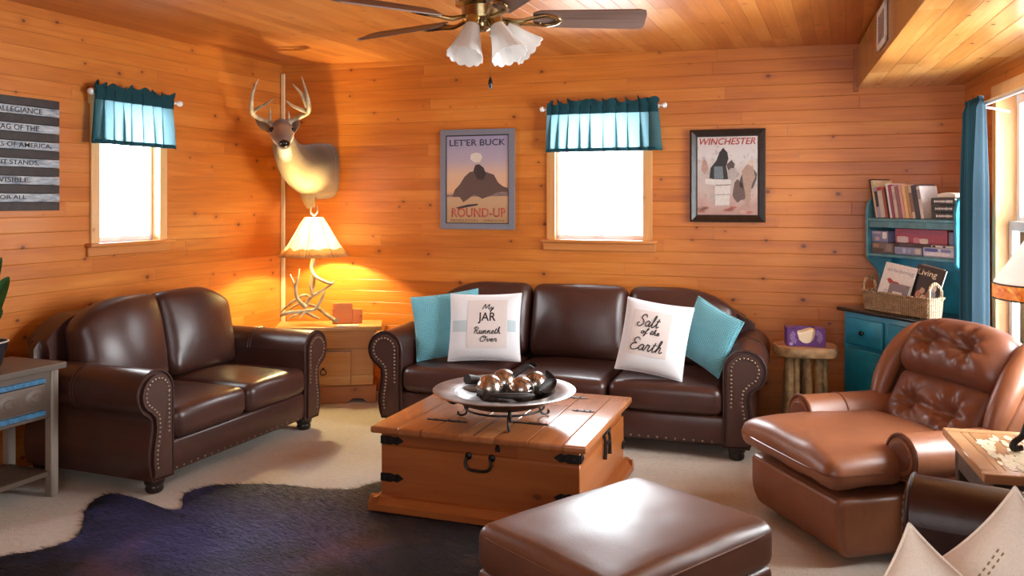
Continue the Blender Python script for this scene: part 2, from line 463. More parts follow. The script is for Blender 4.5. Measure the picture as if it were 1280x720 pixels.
# ------------------------------------------------------------------ windows
def window(name,W,h,sill=True,double=False,sash=0.03):
    x0,x1,z0,z1=h; t=empty(name,M=W.M,kind='structure')
    cw=0.055
    bm=BM()    # casing boards
    for a,b in ((x0-cw*0.75,x0+0.02),(x1-0.02,x1+cw*0.75)): box(bm,a,b,-0.016,0.0,z0-0.01,z1+cw,0.003,1)
    box(bm,x0-cw,x1+cw,-0.018,0.0,z1-0.01,z1+cw,0.003,1)
    for a,b in ((x0,x0+0.012),(x1-0.012,x1)): box(bm,a,b,0.0,0.10,z0,z1)
    mk('casing',bm,M_trim,t)
    if sill:
        bm=BM(); box(bm,x0-cw*1.35,x1+cw*1.35,-0.055,0.03,z0-0.02,z0+0.002,0.006,2); mk('sill',bm,M_trimdk,t)
        bm=BM(); box(bm,x0-cw*1.2,x1+cw*1.2,-0.020,0.0,z0-0.075,z0-0.02,0.004,1); mk('apron',bm,M_trimdk,t)
    def frame(a,b,c,d,y,s,nm='sash'):
        bm=BM()
        box(bm,a,a+s,y,y+0.03,c,d,0.003,1); box(bm,b-s,b,y,y+0.03,c,d,0.003,1)
        box(bm,a,b,y,y+0.03,c,c+s*1.3,0.003,1); box(bm,a,b,y,y+0.03,d-s,d,0.003,1)
        f=mk(nm,bm,M_vinyl,t)
        bm=BM(); box(bm,a+s,b-s,y+0.012,y+0.017,c+s,d-s); mk('pane',bm,M_glass,f,smooth=False)
    a,b=x0+0.012,x1-0.012
    zm=(z0+z1)/2
    if double:
        xm=(a+b)/2
        bm=BM(); box(bm,xm-0.04,xm+0.04,-0.01,0.10,z0,z1,0.003,1); mk('mullion',bm,M_vinyl,t)
        for (p,q) in ((a,xm-0.04),(xm+0.04,b)):
            frame(p,q,zm-0.02,z1,0.085,sash); frame(p,q,z0,zm+0.02,0.05,sash)
            bm=BM(); box(bm,(p+q)/2-0.03,(p+q)/2+0.03,0.035,0.05,zm-0.005,zm+0.012,0.003,1); mk('latch',bm,M_vinyl,t)
    else:
        frame(a,b,z0,z1,0.06,sash)
        bm=BM(); box(bm,(a+b)/2-0.03,(a+b)/2+0.03,0.045,0.06,z0+sash*0.6,z0+sash*1.5,0.003,1); mk('latch',bm,M_vinyl,t)
    return t
window('window_1',WL,W1,sash=0.024); window('window_2',WB,W2,sash=0.024); window('window_3',WR,W3,double=True,sash=0.05); window('unseen_window',WF,W4,double=True,sash=0.05)

# ------------------------------------------------------------------ camera, world, lamps
cam=bpy.data.cameras.new('camera'); co=bpy.data.objects.new('camera',cam); COL.objects.link(co)
co.location=(0,0,EYE); co.rotation_euler=(PI/2,0,0); cam.lens=F/1280*36; cam.sensor_width=36; cam.shift_y=-110/1280; cam.clip_start=0.05
SC.camera=co
SC.view_settings.view_transform='Standard'; SC.view_settings.look='None'; SC.view_settings.gamma=1; SC.view_settings.use_curve_mapping=False
SC.view_settings.exposure=0.52
w=bpy.data.worlds.new('daylight'); SC.world=w; w.use_nodes=True
w.node_tree.nodes['Background'].inputs[0].default_value=(0.93,0.97,1.0,1); w.node_tree.nodes['Background'].inputs[1].default_value=2.0
def area(name,W,x0,x1,z0,z1,off,power,col=(1,1,1)):
    l=bpy.data.lights.new(name,'AREA'); l.shape='RECTANGLE'; l.size=x1-x0; l.size_y=z1-z0; l.energy=power; l.color=col
    o=bpy.data.objects.new(name,l); COL.objects.link(o)
    c=W.o+W.u*((x0+x1)/2)+Vector((0,0,(z0+z1)/2))+W.n*off
    o.matrix_world=axes(c,W.u,Vector((0,0,1)),W.n)   # lamp shines along -Z, into the room
    return o
area('daylight_left',WL,W1[0],W1[1],W1[2],W1[3],0.25,35,(0.88,0.95,1))
area('daylight_back',WB,W2[0],W2[1],W2[2],W2[3],0.25,50,(0.88,0.95,1))
area('daylight_right',WR,W3[0],W3[1],W3[2],W3[3],0.25,190,(0.92,0.97,1))
area('front_fill',WF,W4[0],W4[1],W4[2],W4[3],0.25,38,(0.95,0.98,1))  # added fill lamp outside the unseen front window
# ================================================================== furniture materials
M_brown=leather('dark_brown_leather',(0.060,0.023,0.017),0.32,0.28,crease=0.30)
M_brown2=leather('brown_leather_panel',(0.064,0.025,0.018),0.40,0.2,crease=0.12)
M_otto=leather('ottoman_leather',(0.135,0.048,0.024),0.38,0.25,crease=0.10,spec=0.9)
M_tan=leather('saddle_brown_leather',(0.245,0.088,0.040),0.36,0.25,crease=0.35)
M_tan2=leather('worn_cushion_leather',(0.165,0.055,0.028),0.32,0.25,crease=0.22)
M_welt=leather('leather_welt',(0.045,0.017,0.013),0.4,0.15,crease=0.05)
M_nail=plain('brass_nailhead',(0.27,0.21,0.15),0.38,1.0)
M_foot=plain('dark_stained_foot',(0.018,0.010,0.008),0.3)
M_iron=plain('black_wrought_iron',(0.022,0.018,0.016),0.45,0.6,var=0.3,vscale=60,bmp=0.2)

def scroll_outline(s=1.0):
    """front outline of a rolled arm, x grows outwards"""
    P=[(0.0,0.075),(0.0,0.30),(0.0,0.50)]
    c=(0.112,0.497); r=0.113
    for k in range(0,15):
        a=PI-(PI*1.36)*k/14
        P.append((c[0]+r*math.cos(a),c[1]+r*math.sin(a)))
    P+=[(0.140,0.375),(0.136,0.335),(0.143,0.28),(0.154,0.22),(0.155,0.16),(0.146,0.11),(0.135,0.075)]
    return P
def inset(poly,d):
    n=len(poly); out=[]
    ar=sum(poly[i][0]*poly[(i+1)%n][1]-poly[(i+1)%n][0]*poly[i][1] for i in range(n))
    sg=1 if ar>0 else -1
    for i in range(n):
        p0,p1,p2=Vector(poly[i-1]),Vector(poly[i]),Vector(poly[(i+1)%n])
        t=(p2-p0)
        if t.length<1e-9: t=Vector((1,0))
        t.normalize(); nn=Vector((-t.y,t.x))*sg
        out.append(tuple(p1+nn*d))
    return out
def resample(pts,step):
    out=[Vector(pts[0])]; acc=0
    for a,b in zip(pts[:-1],pts[1:]):
        a,b=Vector(a),Vector(b); L=(b-a).length; pos=step-acc
        while pos<=L:
            out.append(a.lerp(b,pos/L)); pos+=step
        acc=(acc+L)%step
    return out

def couch(name,label,cat,W,D,n,M,backh=0.88,mat=None,nails=True):
    """W = outer width at the arm posts; local x along the front, y towards the back"""
    mat=mat or M_brown
    t=empty(name,M=M,label=label,cat=cat)
    aw=0.150; iw=W-2*aw
    # base with front rail
    bm=BM(); rbox(bm,iw+0.02,D-0.10,0.165,0.02,(8,6,3),M=Matrix.Translation((0,0.02+(D-0.10)/2,0.160)),
                  deform=lambda p: Vector((p.x,p.y-(0.012*math.cos(p.z/0.095*1.4) if p.y<0 else 0),p.z)))
    base=mk('base',bm,mat,t)
    if nails:
        bm=BM()
        for k in range(int(iw/0.05)):
            sphere(bm,(-iw/2+0.03+k*0.05,0.012,0.098),0.006,8,5,(1,0.6,1))
        mk('brass_stud',bm,M_nail,base)
    # back frame
    hw=W/2-0.02
    def top(x):
        u=min(1,abs(x)/hw); return backh-0.085-(0.16*max(0,(u-0.60)/0.40)**2.2)
    xs=[-hw+2*hw*i/40 for i in range(41)]
    poly=[(-hw,0.09)]+[(x,top(x)) for x in xs]+[(hw,0.09)]
    bm=BM(); prism(bm,poly,D-0.15,D-0.01,bev=0.05,seg=4)
    mk('back_frame',bm,mat,t,ang=60)
    # rolled arms
    for s in (-1,1):
        out=[(s*(W/2-aw+x*1.0),z) for x,z in scroll_outline()]
        bm=BM(); prism(bm,out,0.012,D-0.06,bev=0.012,seg=3)
        arm=mk('armrest',bm,mat,t,ang=50)
        bm=BM()   # stitched seams over the roll
        ring=out[2:18]
        for yy in (D*0.47,D*0.47+0.018):
            tube(bm,[(x,yy,z+0.001) for x,z in ring],0.0035,6)
        mk('seam',bm,mat,arm)
        bm=BM()
        ins=inset(out,0.020)
        prism(bm,ins,-0.006,0.016,bev=0.006,seg=2)
        mk('arm_panel',bm,M_brown2,arm,ang=50)
        bm=BM(); tube(bm,[(x,0.008,z) for x,z in out],0.006,6,closed=True); mk('welt',bm,M_welt,arm)
        if nails:
            ins2=inset(out,0.040); line=ins2[1:-1]
            bm=BM()
            for p in resample(line,0.0215): sphere(bm,(p[0],-0.007,p[1]),0.0072,8,5,(1,0.55,1))
            mk('nailhead_trim',bm,M_nail,arm)
    # seat cushions
    cw=iw/n
    for i in range(n):
        cx=-iw/2+cw*(i+0.5)
        def df(p,cx=cx,i=i):
            u=p.x/(cw/2); v=p.y/((D-0.26)/2)
            k=(1-u**4)*(1-max(0,v)**4*0.3)
            if p.z>0: p.z+=0.022*(1-u*u)*(1-v*v*0.6)
            p.y-=0.016*(1-u*u) if v<0 else 0
            p.z+=mnoise.noise(Vector((p.x*5+i*7,p.y*5,1.3)))*0.006
            return p
        bm=BM(); rbox(bm,cw-0.006,D-0.24,0.155,0.052,(8,8,3),deform=df,M=Matrix.Translation((cx,(D-0.24)/2-0.012,0.320)))
        mk('seat_cushion',bm,mat,t,ang=80)
    # back cushions
    Hc=backh-0.40
    for i in range(n):
        cx=-iw/2+cw*(i+0.5)
        def df(p,i=i):
            u=p.x/(cw/2); v=p.z/(Hc/2)
            b=(1-u*u*0.9)*(1-v*v*0.55)
            p.y+=(-0.075 if p.y<0 else 0.02)*max(0,b)
            if v>0:
                if i==0 and u<0.15: p.z-=0.115*min(1,((0.15-u)/1.15))**2.3*v
                if i==n-1 and u>-0.15: p.z-=0.115*min(1,((u+0.15)/1.15))**2.3*v
            p.y+=mnoise.noise(Vector((p.x*4+i*3.1,p.z*4,0.4)))*0.018
            # slack creases at the lower corners
            p.y+=0.007*math.sin((p.x+p.z*0.7)*55+i)*max(0,-v)*abs(u)
            return p
        e=0.03 if i in (0,n-1) else 0
        sx=(0 if n==1 else (-1 if i==0 else (1 if i==n-1 else 0)))
        bm=BM(); rbox(bm,cw-0.008+e,0.15,Hc,0.065,(9,3,9),deform=df,
              M=Matrix.Translation((cx+sx*e/2,D-0.255,0.388+Hc/2))@Matrix.Rotation(-0.20,4,'X'))
        mk('back_cushion',bm,mat,t,ang=80)
    # bun feet
    prof=[(0.001,0.0),(0.030,0.0),(0.040,0.008),(0.044,0.022),(0.040,0.036),(0.046,0.044),(0.050,0.058),(0.046,0.075),(0.040,0.09)]
    for sx in (-1,1):
        for yy in (0.062,D-0.09):
            bm=BM(); lathe(bm,prof,20,Matrix.Translation((sx*(W/2-0.085),yy,0))); mk('foot',bm,M_foot,t)
    return t

# sofa along the back wall
pR=at(940,562,F*(EYE-0.08)/312); pL=at(474,520,F*(EYE-0.08)/270)
SO=(pR+pL)/2; SO.z=0; SX=(pR-pL); SX.z=0; SW=SX.length; SX.normalize(); SX=WB.u.copy()
SY=Vector((0,0,1)).cross(SX)
M_SOFA=axes(SO,SX,SY,(0,0,1))
sofa=couch('sofa','long dark brown leather sofa with three seats and nailhead rolled arms below the framed pictures','sofa',SW,0.92,3,M_SOFA,backh=0.885)
# loveseat along the left wall
pN=onfloor(185,617); pF=onfloor(378,538)
LX=WL.u.copy(); LY=Vector((0,0,1)).cross(LX)
LO=(pN+pF)/2-LY*0.062+LX*0.03; LO.z=0
LW=(pF-pN).length+0.17
M_LOVE=axes(LO,LX,LY,(0,0,1))
love=couch('loveseat','dark brown leather loveseat with two seats under the left window','loveseat',LW,0.90,2,M_LOVE,backh=0.905)
# nearer couch in the right foreground
AY=Vector((0.83,-0.56,0)).normalized(); AX=Vector((AY.y,-AY.x,0))
AO=at(1133,600,F*(EYE-0.61)/350)-Vector((0,0,0.61)); AO.z=0
M_FORE=axes(AO+AX*(0.95-0.10)+AY*0.0,AX,AY,(0,0,1))
fore=couch('armchair_sofa','dark brown leather couch arm and seat in the lower right corner under cream pillows','sofa',1.90,0.90,2,M_FORE,backh=0.86)
fore.name='couch'

# ------------------------------------------------------------------ ottoman
def ottoman():
    c=Vector((0.352,2.615,0.018)); ang=math.atan2(-0.64,-0.77)+PI
    t=empty('ottoman',c,ang,label='square brown leather ottoman shining in front of the wooden trunk',cat='ottoman')
    a,b,h=0.74,0.585,0.425
    def df(p):
        u,v=p.x/(a/2),p.y/(b/2)
        if p.z>0: p.z+=0.022*(1-u*u)*(1-v*v)
        for (qx,qy) in ((-0.02,0.02),(0.10,-0.06)):
            d2=((p.x-qx)**2+(p.y-qy)**2)/0.03**2
            if p.z>0: p.z-=0.006*math.exp(-d2)
        p.z+=mnoise.noise(p*7)*0.004 if p.z>0 else 0
        return p
    bm=BM(); rbox(bm,a,b,0.15,0.045,(14,12,2),deform=df,M=Matrix.Translation((0,0,h-0.077)))
    top=mk('top_cushion',bm,M_otto,t,ang=80)
    bm=BM()
    for z in (h-0.035,):
        pts=[]
        for k in range(64):
            an=2*PI*k/64; cx,sx=math.cos(an),math.sin(an)
            pts.append((math.copysign(abs(cx)**0.22,cx)*(a/2+0.001),math.copysign(abs(sx)**0.22,sx)*(b/2+0.001),z))
        tube(bm,pts,0.004,6,closed=True)
    mk('welt',bm,M_otto,top)
    bm=BM(); rbox(bm,a-0.012,b-0.012,0.24,0.025,(8,8,4),M=Matrix.Translation((0,0,0.165)),
        deform=lambda p: p+Vector((0.004*math.sin(p.z*40),0,0)))
    mk('base',bm,M_otto,t,ang=80)
    for sx in (-1,1):
        for sy in (-1,1):
            bm=BM(); lathe(bm,[(0.001,0),(0.022,0),(0.028,0.02),(0.026,0.05)],14,Matrix.Translation((sx*(a/2-0.07),sy*(b/2-0.07),0))); mk('foot',bm,M_foot,t)
    return t
ottoman()

# ------------------------------------------------------------------ wooden trunk
M_trunk=plankmat('trunk_pine',((0.17,0.040,0.010),(0.29,0.078,0.017),(0.39,0.125,0.03)),'Z','X',0.30,3.0,rough=0.30,knot=0.9,groove=0.15,rowvar=0.5,knotscale=4.2,phase=0.012)
M_trunk2=plankmat('trunk_pine_top',((0.22,0.065,0.020),(0.34,0.115,0.038),(0.45,0.18,0.07)),'X','Y',0.155,3.0,rough=0.24,knot=0.8,groove=0.35,rowvar=0.6,knotscale=4.0,phase=0.06)
def trunk():
    z=0.40
    def tp(px,py): return at(px,py,F*(EYE-z)/(py-HOR))
    fl,fr,br=tp(472,531),tp(738,562),tp(783,497)
    ux=(fr-fl); ux.z=0; uy=(br-fr); uy.z=0
    ang=(math.atan2(ux.y,ux.x)+math.atan2(uy.y,uy.x)-PI/2)/2
    X=Vector((math.cos(ang),math.sin(ang),0)); Y=Vector((-X.y,X.x,0))
    w,d=ux.length,uy.length
    cen=(fl+br)/2; cen.z=0.018
    t=empty('trunk',M=axes(cen,X,Y,(0,0,1)),label='low square pine trunk with black iron straps used as coffee table',cat='coffee table')
    T=z-0.018
    # box body
    bw,bd=w-0.075,d-0.075
    bm=BM(); box(bm,-bw/2,bw/2,-bd/2,bd/2,0.055,T-0.03,0.004,1); body=mk('body',bm,M_trunk,t)
    bm=BM()
    poly=[(0,0.0),(0.045,0.0),(0.045,0.030),(0.030,0.045),(0.022,0.060),(0.0,0.064)]
    for (ax,half,o) in (('x',bw/2,-bd/2),('x',bw/2,bd/2),('y',bd/2,-bw/2),('y',bd/2,bw/2)):
        L=half+0.045; sg=1 if o>0 else -1
        if ax=='x': prism(bm,[(o+sg*(u-0.001),v) for u,v in poly],-L,L,plane='YZ')
        else: prism(bm,[(o+sg*(u-0.001),v) for u,v in poly],-L,L,plane='XZ')
    mk('plinth',bm,M_trunk,t,ang=30)
    bm=BM(); box(bm,-w/2,w/2,-d/2,d/2,T-0.032,T,0.009,3)
    lid=mk('lid',bm,M_trunk2,t)
    # the seam between the two lid leaves is a shallow groove board
    bm=BM(); box(bm,-0.0025,0.0025,-d/2+0.004,d/2-0.004,T-0.004,T+0.0006); mk('lid_seam',bm,M_iron,lid)
    # strap hinges on the lid
    def strap(cx,cy,L,ax):
        bm=BM(); pts=[(-L/2,0.004),(-L*0.3,0.010),(-L*0.1,0.006),(L*0.2,0.012),(L*0.35,0.009),(L/2,0.003)]
        poly=[(x,y) for x,y in pts]+[(x,-y) for x,y in pts[::-1]]
        prism(bm,poly,0,0.004,plane='XY')
        for q in (-0.28,0.05,0.3): sphere(bm,(L*q,0,0.004),0.006,8,5,(1,1,0.6))
        mk('strap_hinge',bm,M_iron,lid,M=Matrix.Translation((cx,cy,T))@Matrix.Rotation(ax,4,'Z'))
    strap(-0.21,-0.285,0.20,0.02); strap(0.16,-0.205,0.20,0.02); strap(-0.36,0.12,0.13,0.02); strap(-0.20,0.36,0.16,0.02)
    strap(0.20,0.36,0.20,0.0); strap(0.345,0.10,0.11,0.02)
    # corner brackets on the front and side
    def bracket(M):
        bm=BM(); poly=[(0,-0.018),(0.05,-0.020),(0.065,-0.014),(0.085,-0.019),(0.115,0.0),(0.085,0.019),(0.065,0.014),(0.05,0.020),(0,0.018)]
        prism(bm,poly,-0.006,0.0,plane='XZ'); 
        for q in (0.025,0.075): sphere(bm,(q,-0.006,0),0.006,8,5)
        mk('corner_bracket',bm,M_iron,body,M=M)
    for zz in (0.315,0.145):
        bracket(Matrix.Translation((-bw/2,-bd/2,zz)))
        bracket(Matrix.Translation((bw/2,-bd/2,zz))@Matrix.Diagonal((-1,1,1,1)))
        R=Matrix.Rotation(PI/2,4,'Z')
        bracket(Matrix.Translation((bw/2,-bd/2,zz))@R@Matrix.Diagonal((0.4,1,1,1)))
        bracket(Matrix.Translation((bw/2,bd/2,zz))@R@Matrix.Diagonal((-0.5,1,1,1)))
    # drop handles
    def handle(M,label=None):
        bm=BM()
        for s in (-1,1):
            sphere(bm,(s*0.055,-0.006,0.018),0.017,10,6,(1,0.5,1)); tube(bm,[(s*0.055,0,0.018),(s*0.055,-0.03,0.016)],0.006,8)
        tube(bm,[(-0.055,-0.028,0.016),(-0.060,-0.034,-0.008),(-0.045,-0.036,-0.03),(0,-0.036,-0.036),(0.045,-0.036,-0.03),(0.060,-0.034,-0.008),(0.055,-0.028,0.016)],0.0065,8,smooth=4)
        mk('drop_handle',bm,M_iron,body,M=M)
    handle(Matrix.Translation((0.02,-bd/2,0.265)))
    # side lift handle: two plates and a bail
    bm=BM()
    tube(bm,[(-0.05,0,0.06),(-0.045,-0.012,0.02),(-0.05,-0.012,-0.065)],[0.010,0.007,0.010],8,smooth=4)
    tube(bm,[(0.05,0,0.06),(0.045,-0.012,0.02),(0.05,-0.012,-0.065)],[0.010,0.007,0.010],8,smooth=4)
    tube(bm,[(-0.05,-0.010,0.055),(0,-0.016,0.062),(0.05,-0.010,0.055)],0.008,8,smooth=4)
    tube(bm,[(-0.047,-0.014,0.0),(0.047,-0.014,0.0)],0.007,8)
    mk('lift_handle',bm,M_iron,body,M=Matrix.Translation((bw/2,0.02,0.265))@Matrix.Rotation(PI/2,4,'Z'))
    # lock plate
    bm=BM(); box(bm,-0.012,0.012,-0.004,0,-0.010,0.010,0.003,1); tube(bm,[(0,-0.002,0.012),(0,-0.008,0.03)],0.008,8)
    mk('lock_plate',bm,M_iron,body,M=Matrix.Translation((0.10,-bd/2,0.322)))
    return t,axes(cen,X,Y,(0,0,1)),T
trunk_o,M_TR,TR_T=trunk()

# ------------------------------------------------------------------ recliner
def recliner():
    org=(Vector((1.10,3.89,0))+Vector((1.253,3.28,0)))/2
    Yv=Vector((0.97,0.243,0)).normalized(); Xv=Vector((Yv.y,-Yv.x,0))
    t=empty('recliner',M=axes(org,Xv,Yv,(0,0,1)),label='saddle brown leather recliner with tufted back beside the blue hutch',cat='recliner')
    # lower body
    def dfb(p):
        # front panel leans back at the foot
        if p.z<0: p.y+=0.05*(p.z/0.13)**2*(1 if p.y<0 else -0.3)
        p.x*=1-0.03*max(0,-p.z/0.13)
        return p
    bm=BM(); rbox(bm,0.665,0.86,0.24,0.03,(8,8,6),deform=dfb,M=Matrix.Translation((0,0.43,0.152)))
    body=mk('base',bm,M_tan,t,ang=70)
    bm=BM(); tube(bm,[(-0.30,0.012,0.262),(0,0.001,0.266),(0.30,0.012,0.262)],0.004,6,smooth=6); mk('front_seam',bm,M_tan2,body)
    # seat cushion with T-shaped front
    def dfs(p):
        v=p.y; 
        wq=1.0 if v<-0.02 else 1-0.17*min(1,(v+0.02)/0.05)
        p.x*=wq
        u=p.x/0.34
        if p.z>0: p.z+=0.026*(1-u*u)*(1-max(0,(v-0.1)/0.3)**2*0.5)
        if v<-0.1 and p.z>0: p.z-=0.02*((-v-0.1)/0.25)**2
        p.z+=mnoise.noise(p*6)*0.008
        # puckers near the front corners
        pk=math.exp(-(((abs(p.x)-0.27)/0.05)**2+((v+0.27)/0.07)**2))
        p.z+=0.007*math.sin(p.x*190)*pk
        return p
    bm=BM(); rbox(bm,0.715,0.70,0.135,0.062,(16,14,2),deform=dfs,M=Matrix.Translation((0,0.295,0.374)))
    seat=mk('seat_cushion',bm,M_tan,t,ang=80)
    bm=BM()
    pts=[]
    for k in range(25):
        x=-0.34+0.68*k/24; u=x/0.34
        pts.append((x*1.035,-0.057+0.055*abs(u)**6,0.368))
    pts=[(-0.358,0.18,0.372)]+pts+[(0.358,0.18,0.372)]
    tube(bm,pts,0.0045,6); mk('piping',bm,M_tan2,seat)
    # arms
    for s in (-1,1):
        bm=BM(); x0=s*0.30; 
        outl=[(0.045+0.088*math.cos(a),0.425+0.088*math.sin(a)) for a in [2*PI*k/28 for k in range(28)]]
        prism(bm,[(x0+s*u,v) for u,v in outl],0.262,0.88,bev=0.016,seg=3)
        arm=mk('armrest',bm,M_tan,t,ang=60)
        bm=BM(); box(bm,min(x0,x0+s*0.085),max(x0,x0+s*0.085),0.31,0.86,0.09,0.38,0.03,4); mk('arm_side',bm,M_tan,arm,ang=60)
        bm=BM(); cx=x0+s*0.045
        lathe(bm,[(0.001,0),(0.055,0.0),(0.058,0.004),(0.060,0.012)],24,Matrix.Translation((cx,0.258,0.425))@Matrix.Rotation(-PI/2,4,'X'))
        mk('arm_medallion',bm,M_tan2,arm)
        bm=BM(); tube(bm,[(cx+0.088*math.cos(a),0.272,0.425+0.088*math.sin(a)) for a in [2*PI*k/28 for k in range(28)]],0.006,6,closed=True)
        mk('welt',bm,M_tan2,arm)
        bm=BM(); tube(bm,[(cx+0.0885*math.cos(a),0.47,0.425+0.0885*math.sin(a)) for a in [-0.6+PI*1.2*k/20 for k in range(21)]],0.004,6)
        mk('seam',bm,M_tan2,arm)
    # back shell (reclined)
    tilt=Matrix.Translation((0,0.60,0.42))@Matrix.Rotation(-0.50,4,'X')
    def pan(p):
        u=p.x/0.37
        if p.z>0: p.z-=0.07*abs(u)**3.0
        p.x*=1-0.08*max(0,p.z/0.29)
        return p
    bm=BM(); rbox(bm,0.72,0.15,0.60,0.07,(10,3,10),deform=pan,M=tilt@Matrix.Translation((0,0.21,0.255)))
    shell=mk('back_shell',bm,M_tan,t,ang=80)
    # lower back cushion and head pillow, button tufted
    def tuft(pts,hw,hh,amp,top):
        def f(p):
            u,v=p.x/hw,p.z/hh
            if p.y<0:
                p.y-=amp*(1-u*u)*(1-v*v*0.7)
                for (qx,qz) in pts:
                    d=math.hypot(p.x-qx,p.z-qz)
                    p.y+=0.050*math.exp(-(d/0.045)**2)
                    a=math.atan2(p.z-qz,p.x-qx)
                    p.y+=0.008*math.cos(a*7+qx*9)*math.exp(-((d-0.065)/0.045)**2)
                for i in range(len(pts)-1):
                    (ax,az),(bx,bz)=pts[i],pts[i+1]
                    tt=max(0,min(1,((p.x-ax)*(bx-ax)+(p.z-az)*(bz-az))/((bx-ax)**2+(bz-az)**2)))
                    dd=math.hypot(p.x-ax-tt*(bx-ax),p.z-az-tt*(bz-az))
                    p.y+=0.016*math.exp(-(dd/0.018)**2)
                p.y+=mnoise.noise(Vector((p.x*7,p.z*7,2.0)))*0.008
            if top and p.z>0: p.z-=0.055*abs(u)**3
            return p
        return f
    bm=BM(); rbox(bm,0.56,0.14,0.30,0.055,(34,2,20),deform=tuft([(-0.12,-0.01),(0.12,-0.01)],0.28,0.15,0.035,False),M=tilt@Matrix.Translation((0,0.105,0.135)))
    mk('lower_back_cushion',bm,M_tan2,t,ang=80)
    bm=BM(); rbox(bm,0.60,0.19,0.30,0.085,(36,3,20),deform=tuft([(-0.115,0.015),(0.115,0.015)],0.30,0.15,0.05,True),M=tilt@Matrix.Translation((0,0.09,0.405)))
    mk('head_cushion',bm,M_tan2,t,ang=80)
    # side bolsters curling round the back
    for s in (-1,1):
        bm=BM()
        pts=[Vector((s*0.345,0.055,0.09)),Vector((s*0.350,0.04,0.20)),Vector((s*0.345,0.045,0.34)),Vector((s*0.325,0.08,0.46)),Vector((s*0.28,0.14,0.535))]
        tube(bm,[tilt@p for p in pts],[0.035,0.050,0.053,0.048,0.030],16,smooth=6)
        mk('side_bolster',bm,M_tan,t,ang=80)
        bm=BM(); rbox(bm,0.055,0.26,0.46,0.027,(2,5,6),M=tilt@Matrix.Translation((s*0.375,0.19,0.24)),
             deform=lambda p: Vector((p.x,p.y*(1-0.25*max(0,p.z/0.23)),p.z)))
        mk('side_wing',bm,M_tan,t,ang=80)
    return t
recliner()

# ------------------------------------------------------------------ cowhide rug
def rugmat():
    m,nt,b=newmat('cowhide_fur'); co=coord(nt)
    s=sep(nt,co)
    big=noi(nt,co,1.15,3,0.55,0.6); st=noi(nt,nd(nt,'ShaderNodeMapping',{0:co,3:(14,60,1)}).outputs[0],1.0,3,0.6)
    t=ma(nt,'ADD',ma(nt,'MULTIPLY',big,0.85),ma(nt,'MULTIPLY',st,0.15))
    setc(nt,b,ramp(nt,t,[(0.44,(0.005,0.004,0.005)),(0.57,(0.014,0.009,0.008)),(0.65,(0.070,0.024,0.011)),(0.77,(0.15,0.055,0.025))]))
    b.inputs['Roughness'].default_value=0.5; b.inputs['Specular IOR Level'].default_value=0.35
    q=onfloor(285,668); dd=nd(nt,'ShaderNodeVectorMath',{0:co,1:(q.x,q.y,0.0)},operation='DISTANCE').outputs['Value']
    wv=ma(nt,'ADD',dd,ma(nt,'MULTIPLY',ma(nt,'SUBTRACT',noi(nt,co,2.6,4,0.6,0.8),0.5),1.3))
    nt.links.new(mrange(nt,wv,0.05,0.80,0.60,0.012),b.inputs['Sheen Weight']); b.inputs['Sheen Roughness'].default_value=0.35; b.inputs['Sheen Tint'].default_value=(0.34,0.33,1,1)  # bluish patch of sheen painted in, standing in for reflected sky light
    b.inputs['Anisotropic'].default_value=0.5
    h=noi(nt,nd(nt,'ShaderNodeMapping',{0:co,3:(60,300,1)}).outputs[0],1.0,3,0.7)
    bump(nt,b,ma(nt,'ADD',ma(nt,'MULTIPLY',h,0.4),noi(nt,co,9,3,0.6)),0.35,0.012)
    return m
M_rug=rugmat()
def rug():
    px=[(-60,712),(0,697),(50,688),(92,674),(104,655),(106,640),(118,625),(138,618),(160,622),(175,630),(200,637),(226,636),(232,618),(262,608),(310,606),(355,607),(400,612),(440,612),(470,604),(500,600),(560,598),(640,596),(700,610),(750,640),(800,700)]
    P=[onfloor(x,y) for x,y in px]+[V(0.75,2.4,0),V(0.55,2.0,0),V(0.15,1.75,0),V(-0.5,1.95,0),V(-1.2,2.3,0),V(-1.75,2.9,0)]
    P=[Vector((p.x,p.y)) for p in P]
    P=[Vector((q.x,q.y)) for q in crom([(p.x,p.y,0) for p in P]+[(P[0].x,P[0].y,0)],5)][:-1]
    n=len(P); c=Vector((-0.3,2.95))
    bm=BM(); rings=[]
    for f in (1.0,0.985,0.96,0.9,0.8,0.65,0.5,0.35,0.2,0.08):
        ring=[]
        for i,p in enumerate(P):
            q=c+(p-c)*f
            z=0.002 if f==1.0 else 0.008+0.006*min(1,(1-f)*20)+mnoise.noise(Vector((q.x*5,q.y*5,0)))*0.0018
            if f==1.0: q=q+(p-c).normalized()*mnoise.noise(Vector((q.x*40,q.y*40,3)))*0.012
            ring.append(bm.verts.new((q.x,q.y,z)))
        rings.append(ring)
    for a,b in zip(rings[:-1],rings[1:]):
        for i in range(n): bm.faces.new((a[i],a[(i+1)%n],b[(i+1)%n],b[i]))
    cv=bm.verts.new((c.x,c.y,0.014))
    for i in range(n): bm.faces.new((rings[-1][i],rings[-1][(i+1)%n],cv))
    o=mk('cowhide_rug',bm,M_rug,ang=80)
    pm=o.modifiers.new('fur','PARTICLE_SYSTEM'); ps=pm.particle_system.settings
    ps.type='HAIR'; ps.count=42000; ps.hair_length=0.020; ps.hair_step=3; ps.emit_from='FACE'; ps.use_even_distribution=True
    ps.use_advanced_hair=True; ps.normal_factor=0.0022; ps.object_align_factor=(-0.0042,-0.0028,0.0); ps.factor_random=0.0026
    ps.root_radius=0.55; ps.tip_radius=0.12; ps.radius_scale=0.0022; ps.render_step=3
    setp(o,'dark brown and black cowhide rug lying under the wooden trunk','rug')
rug()

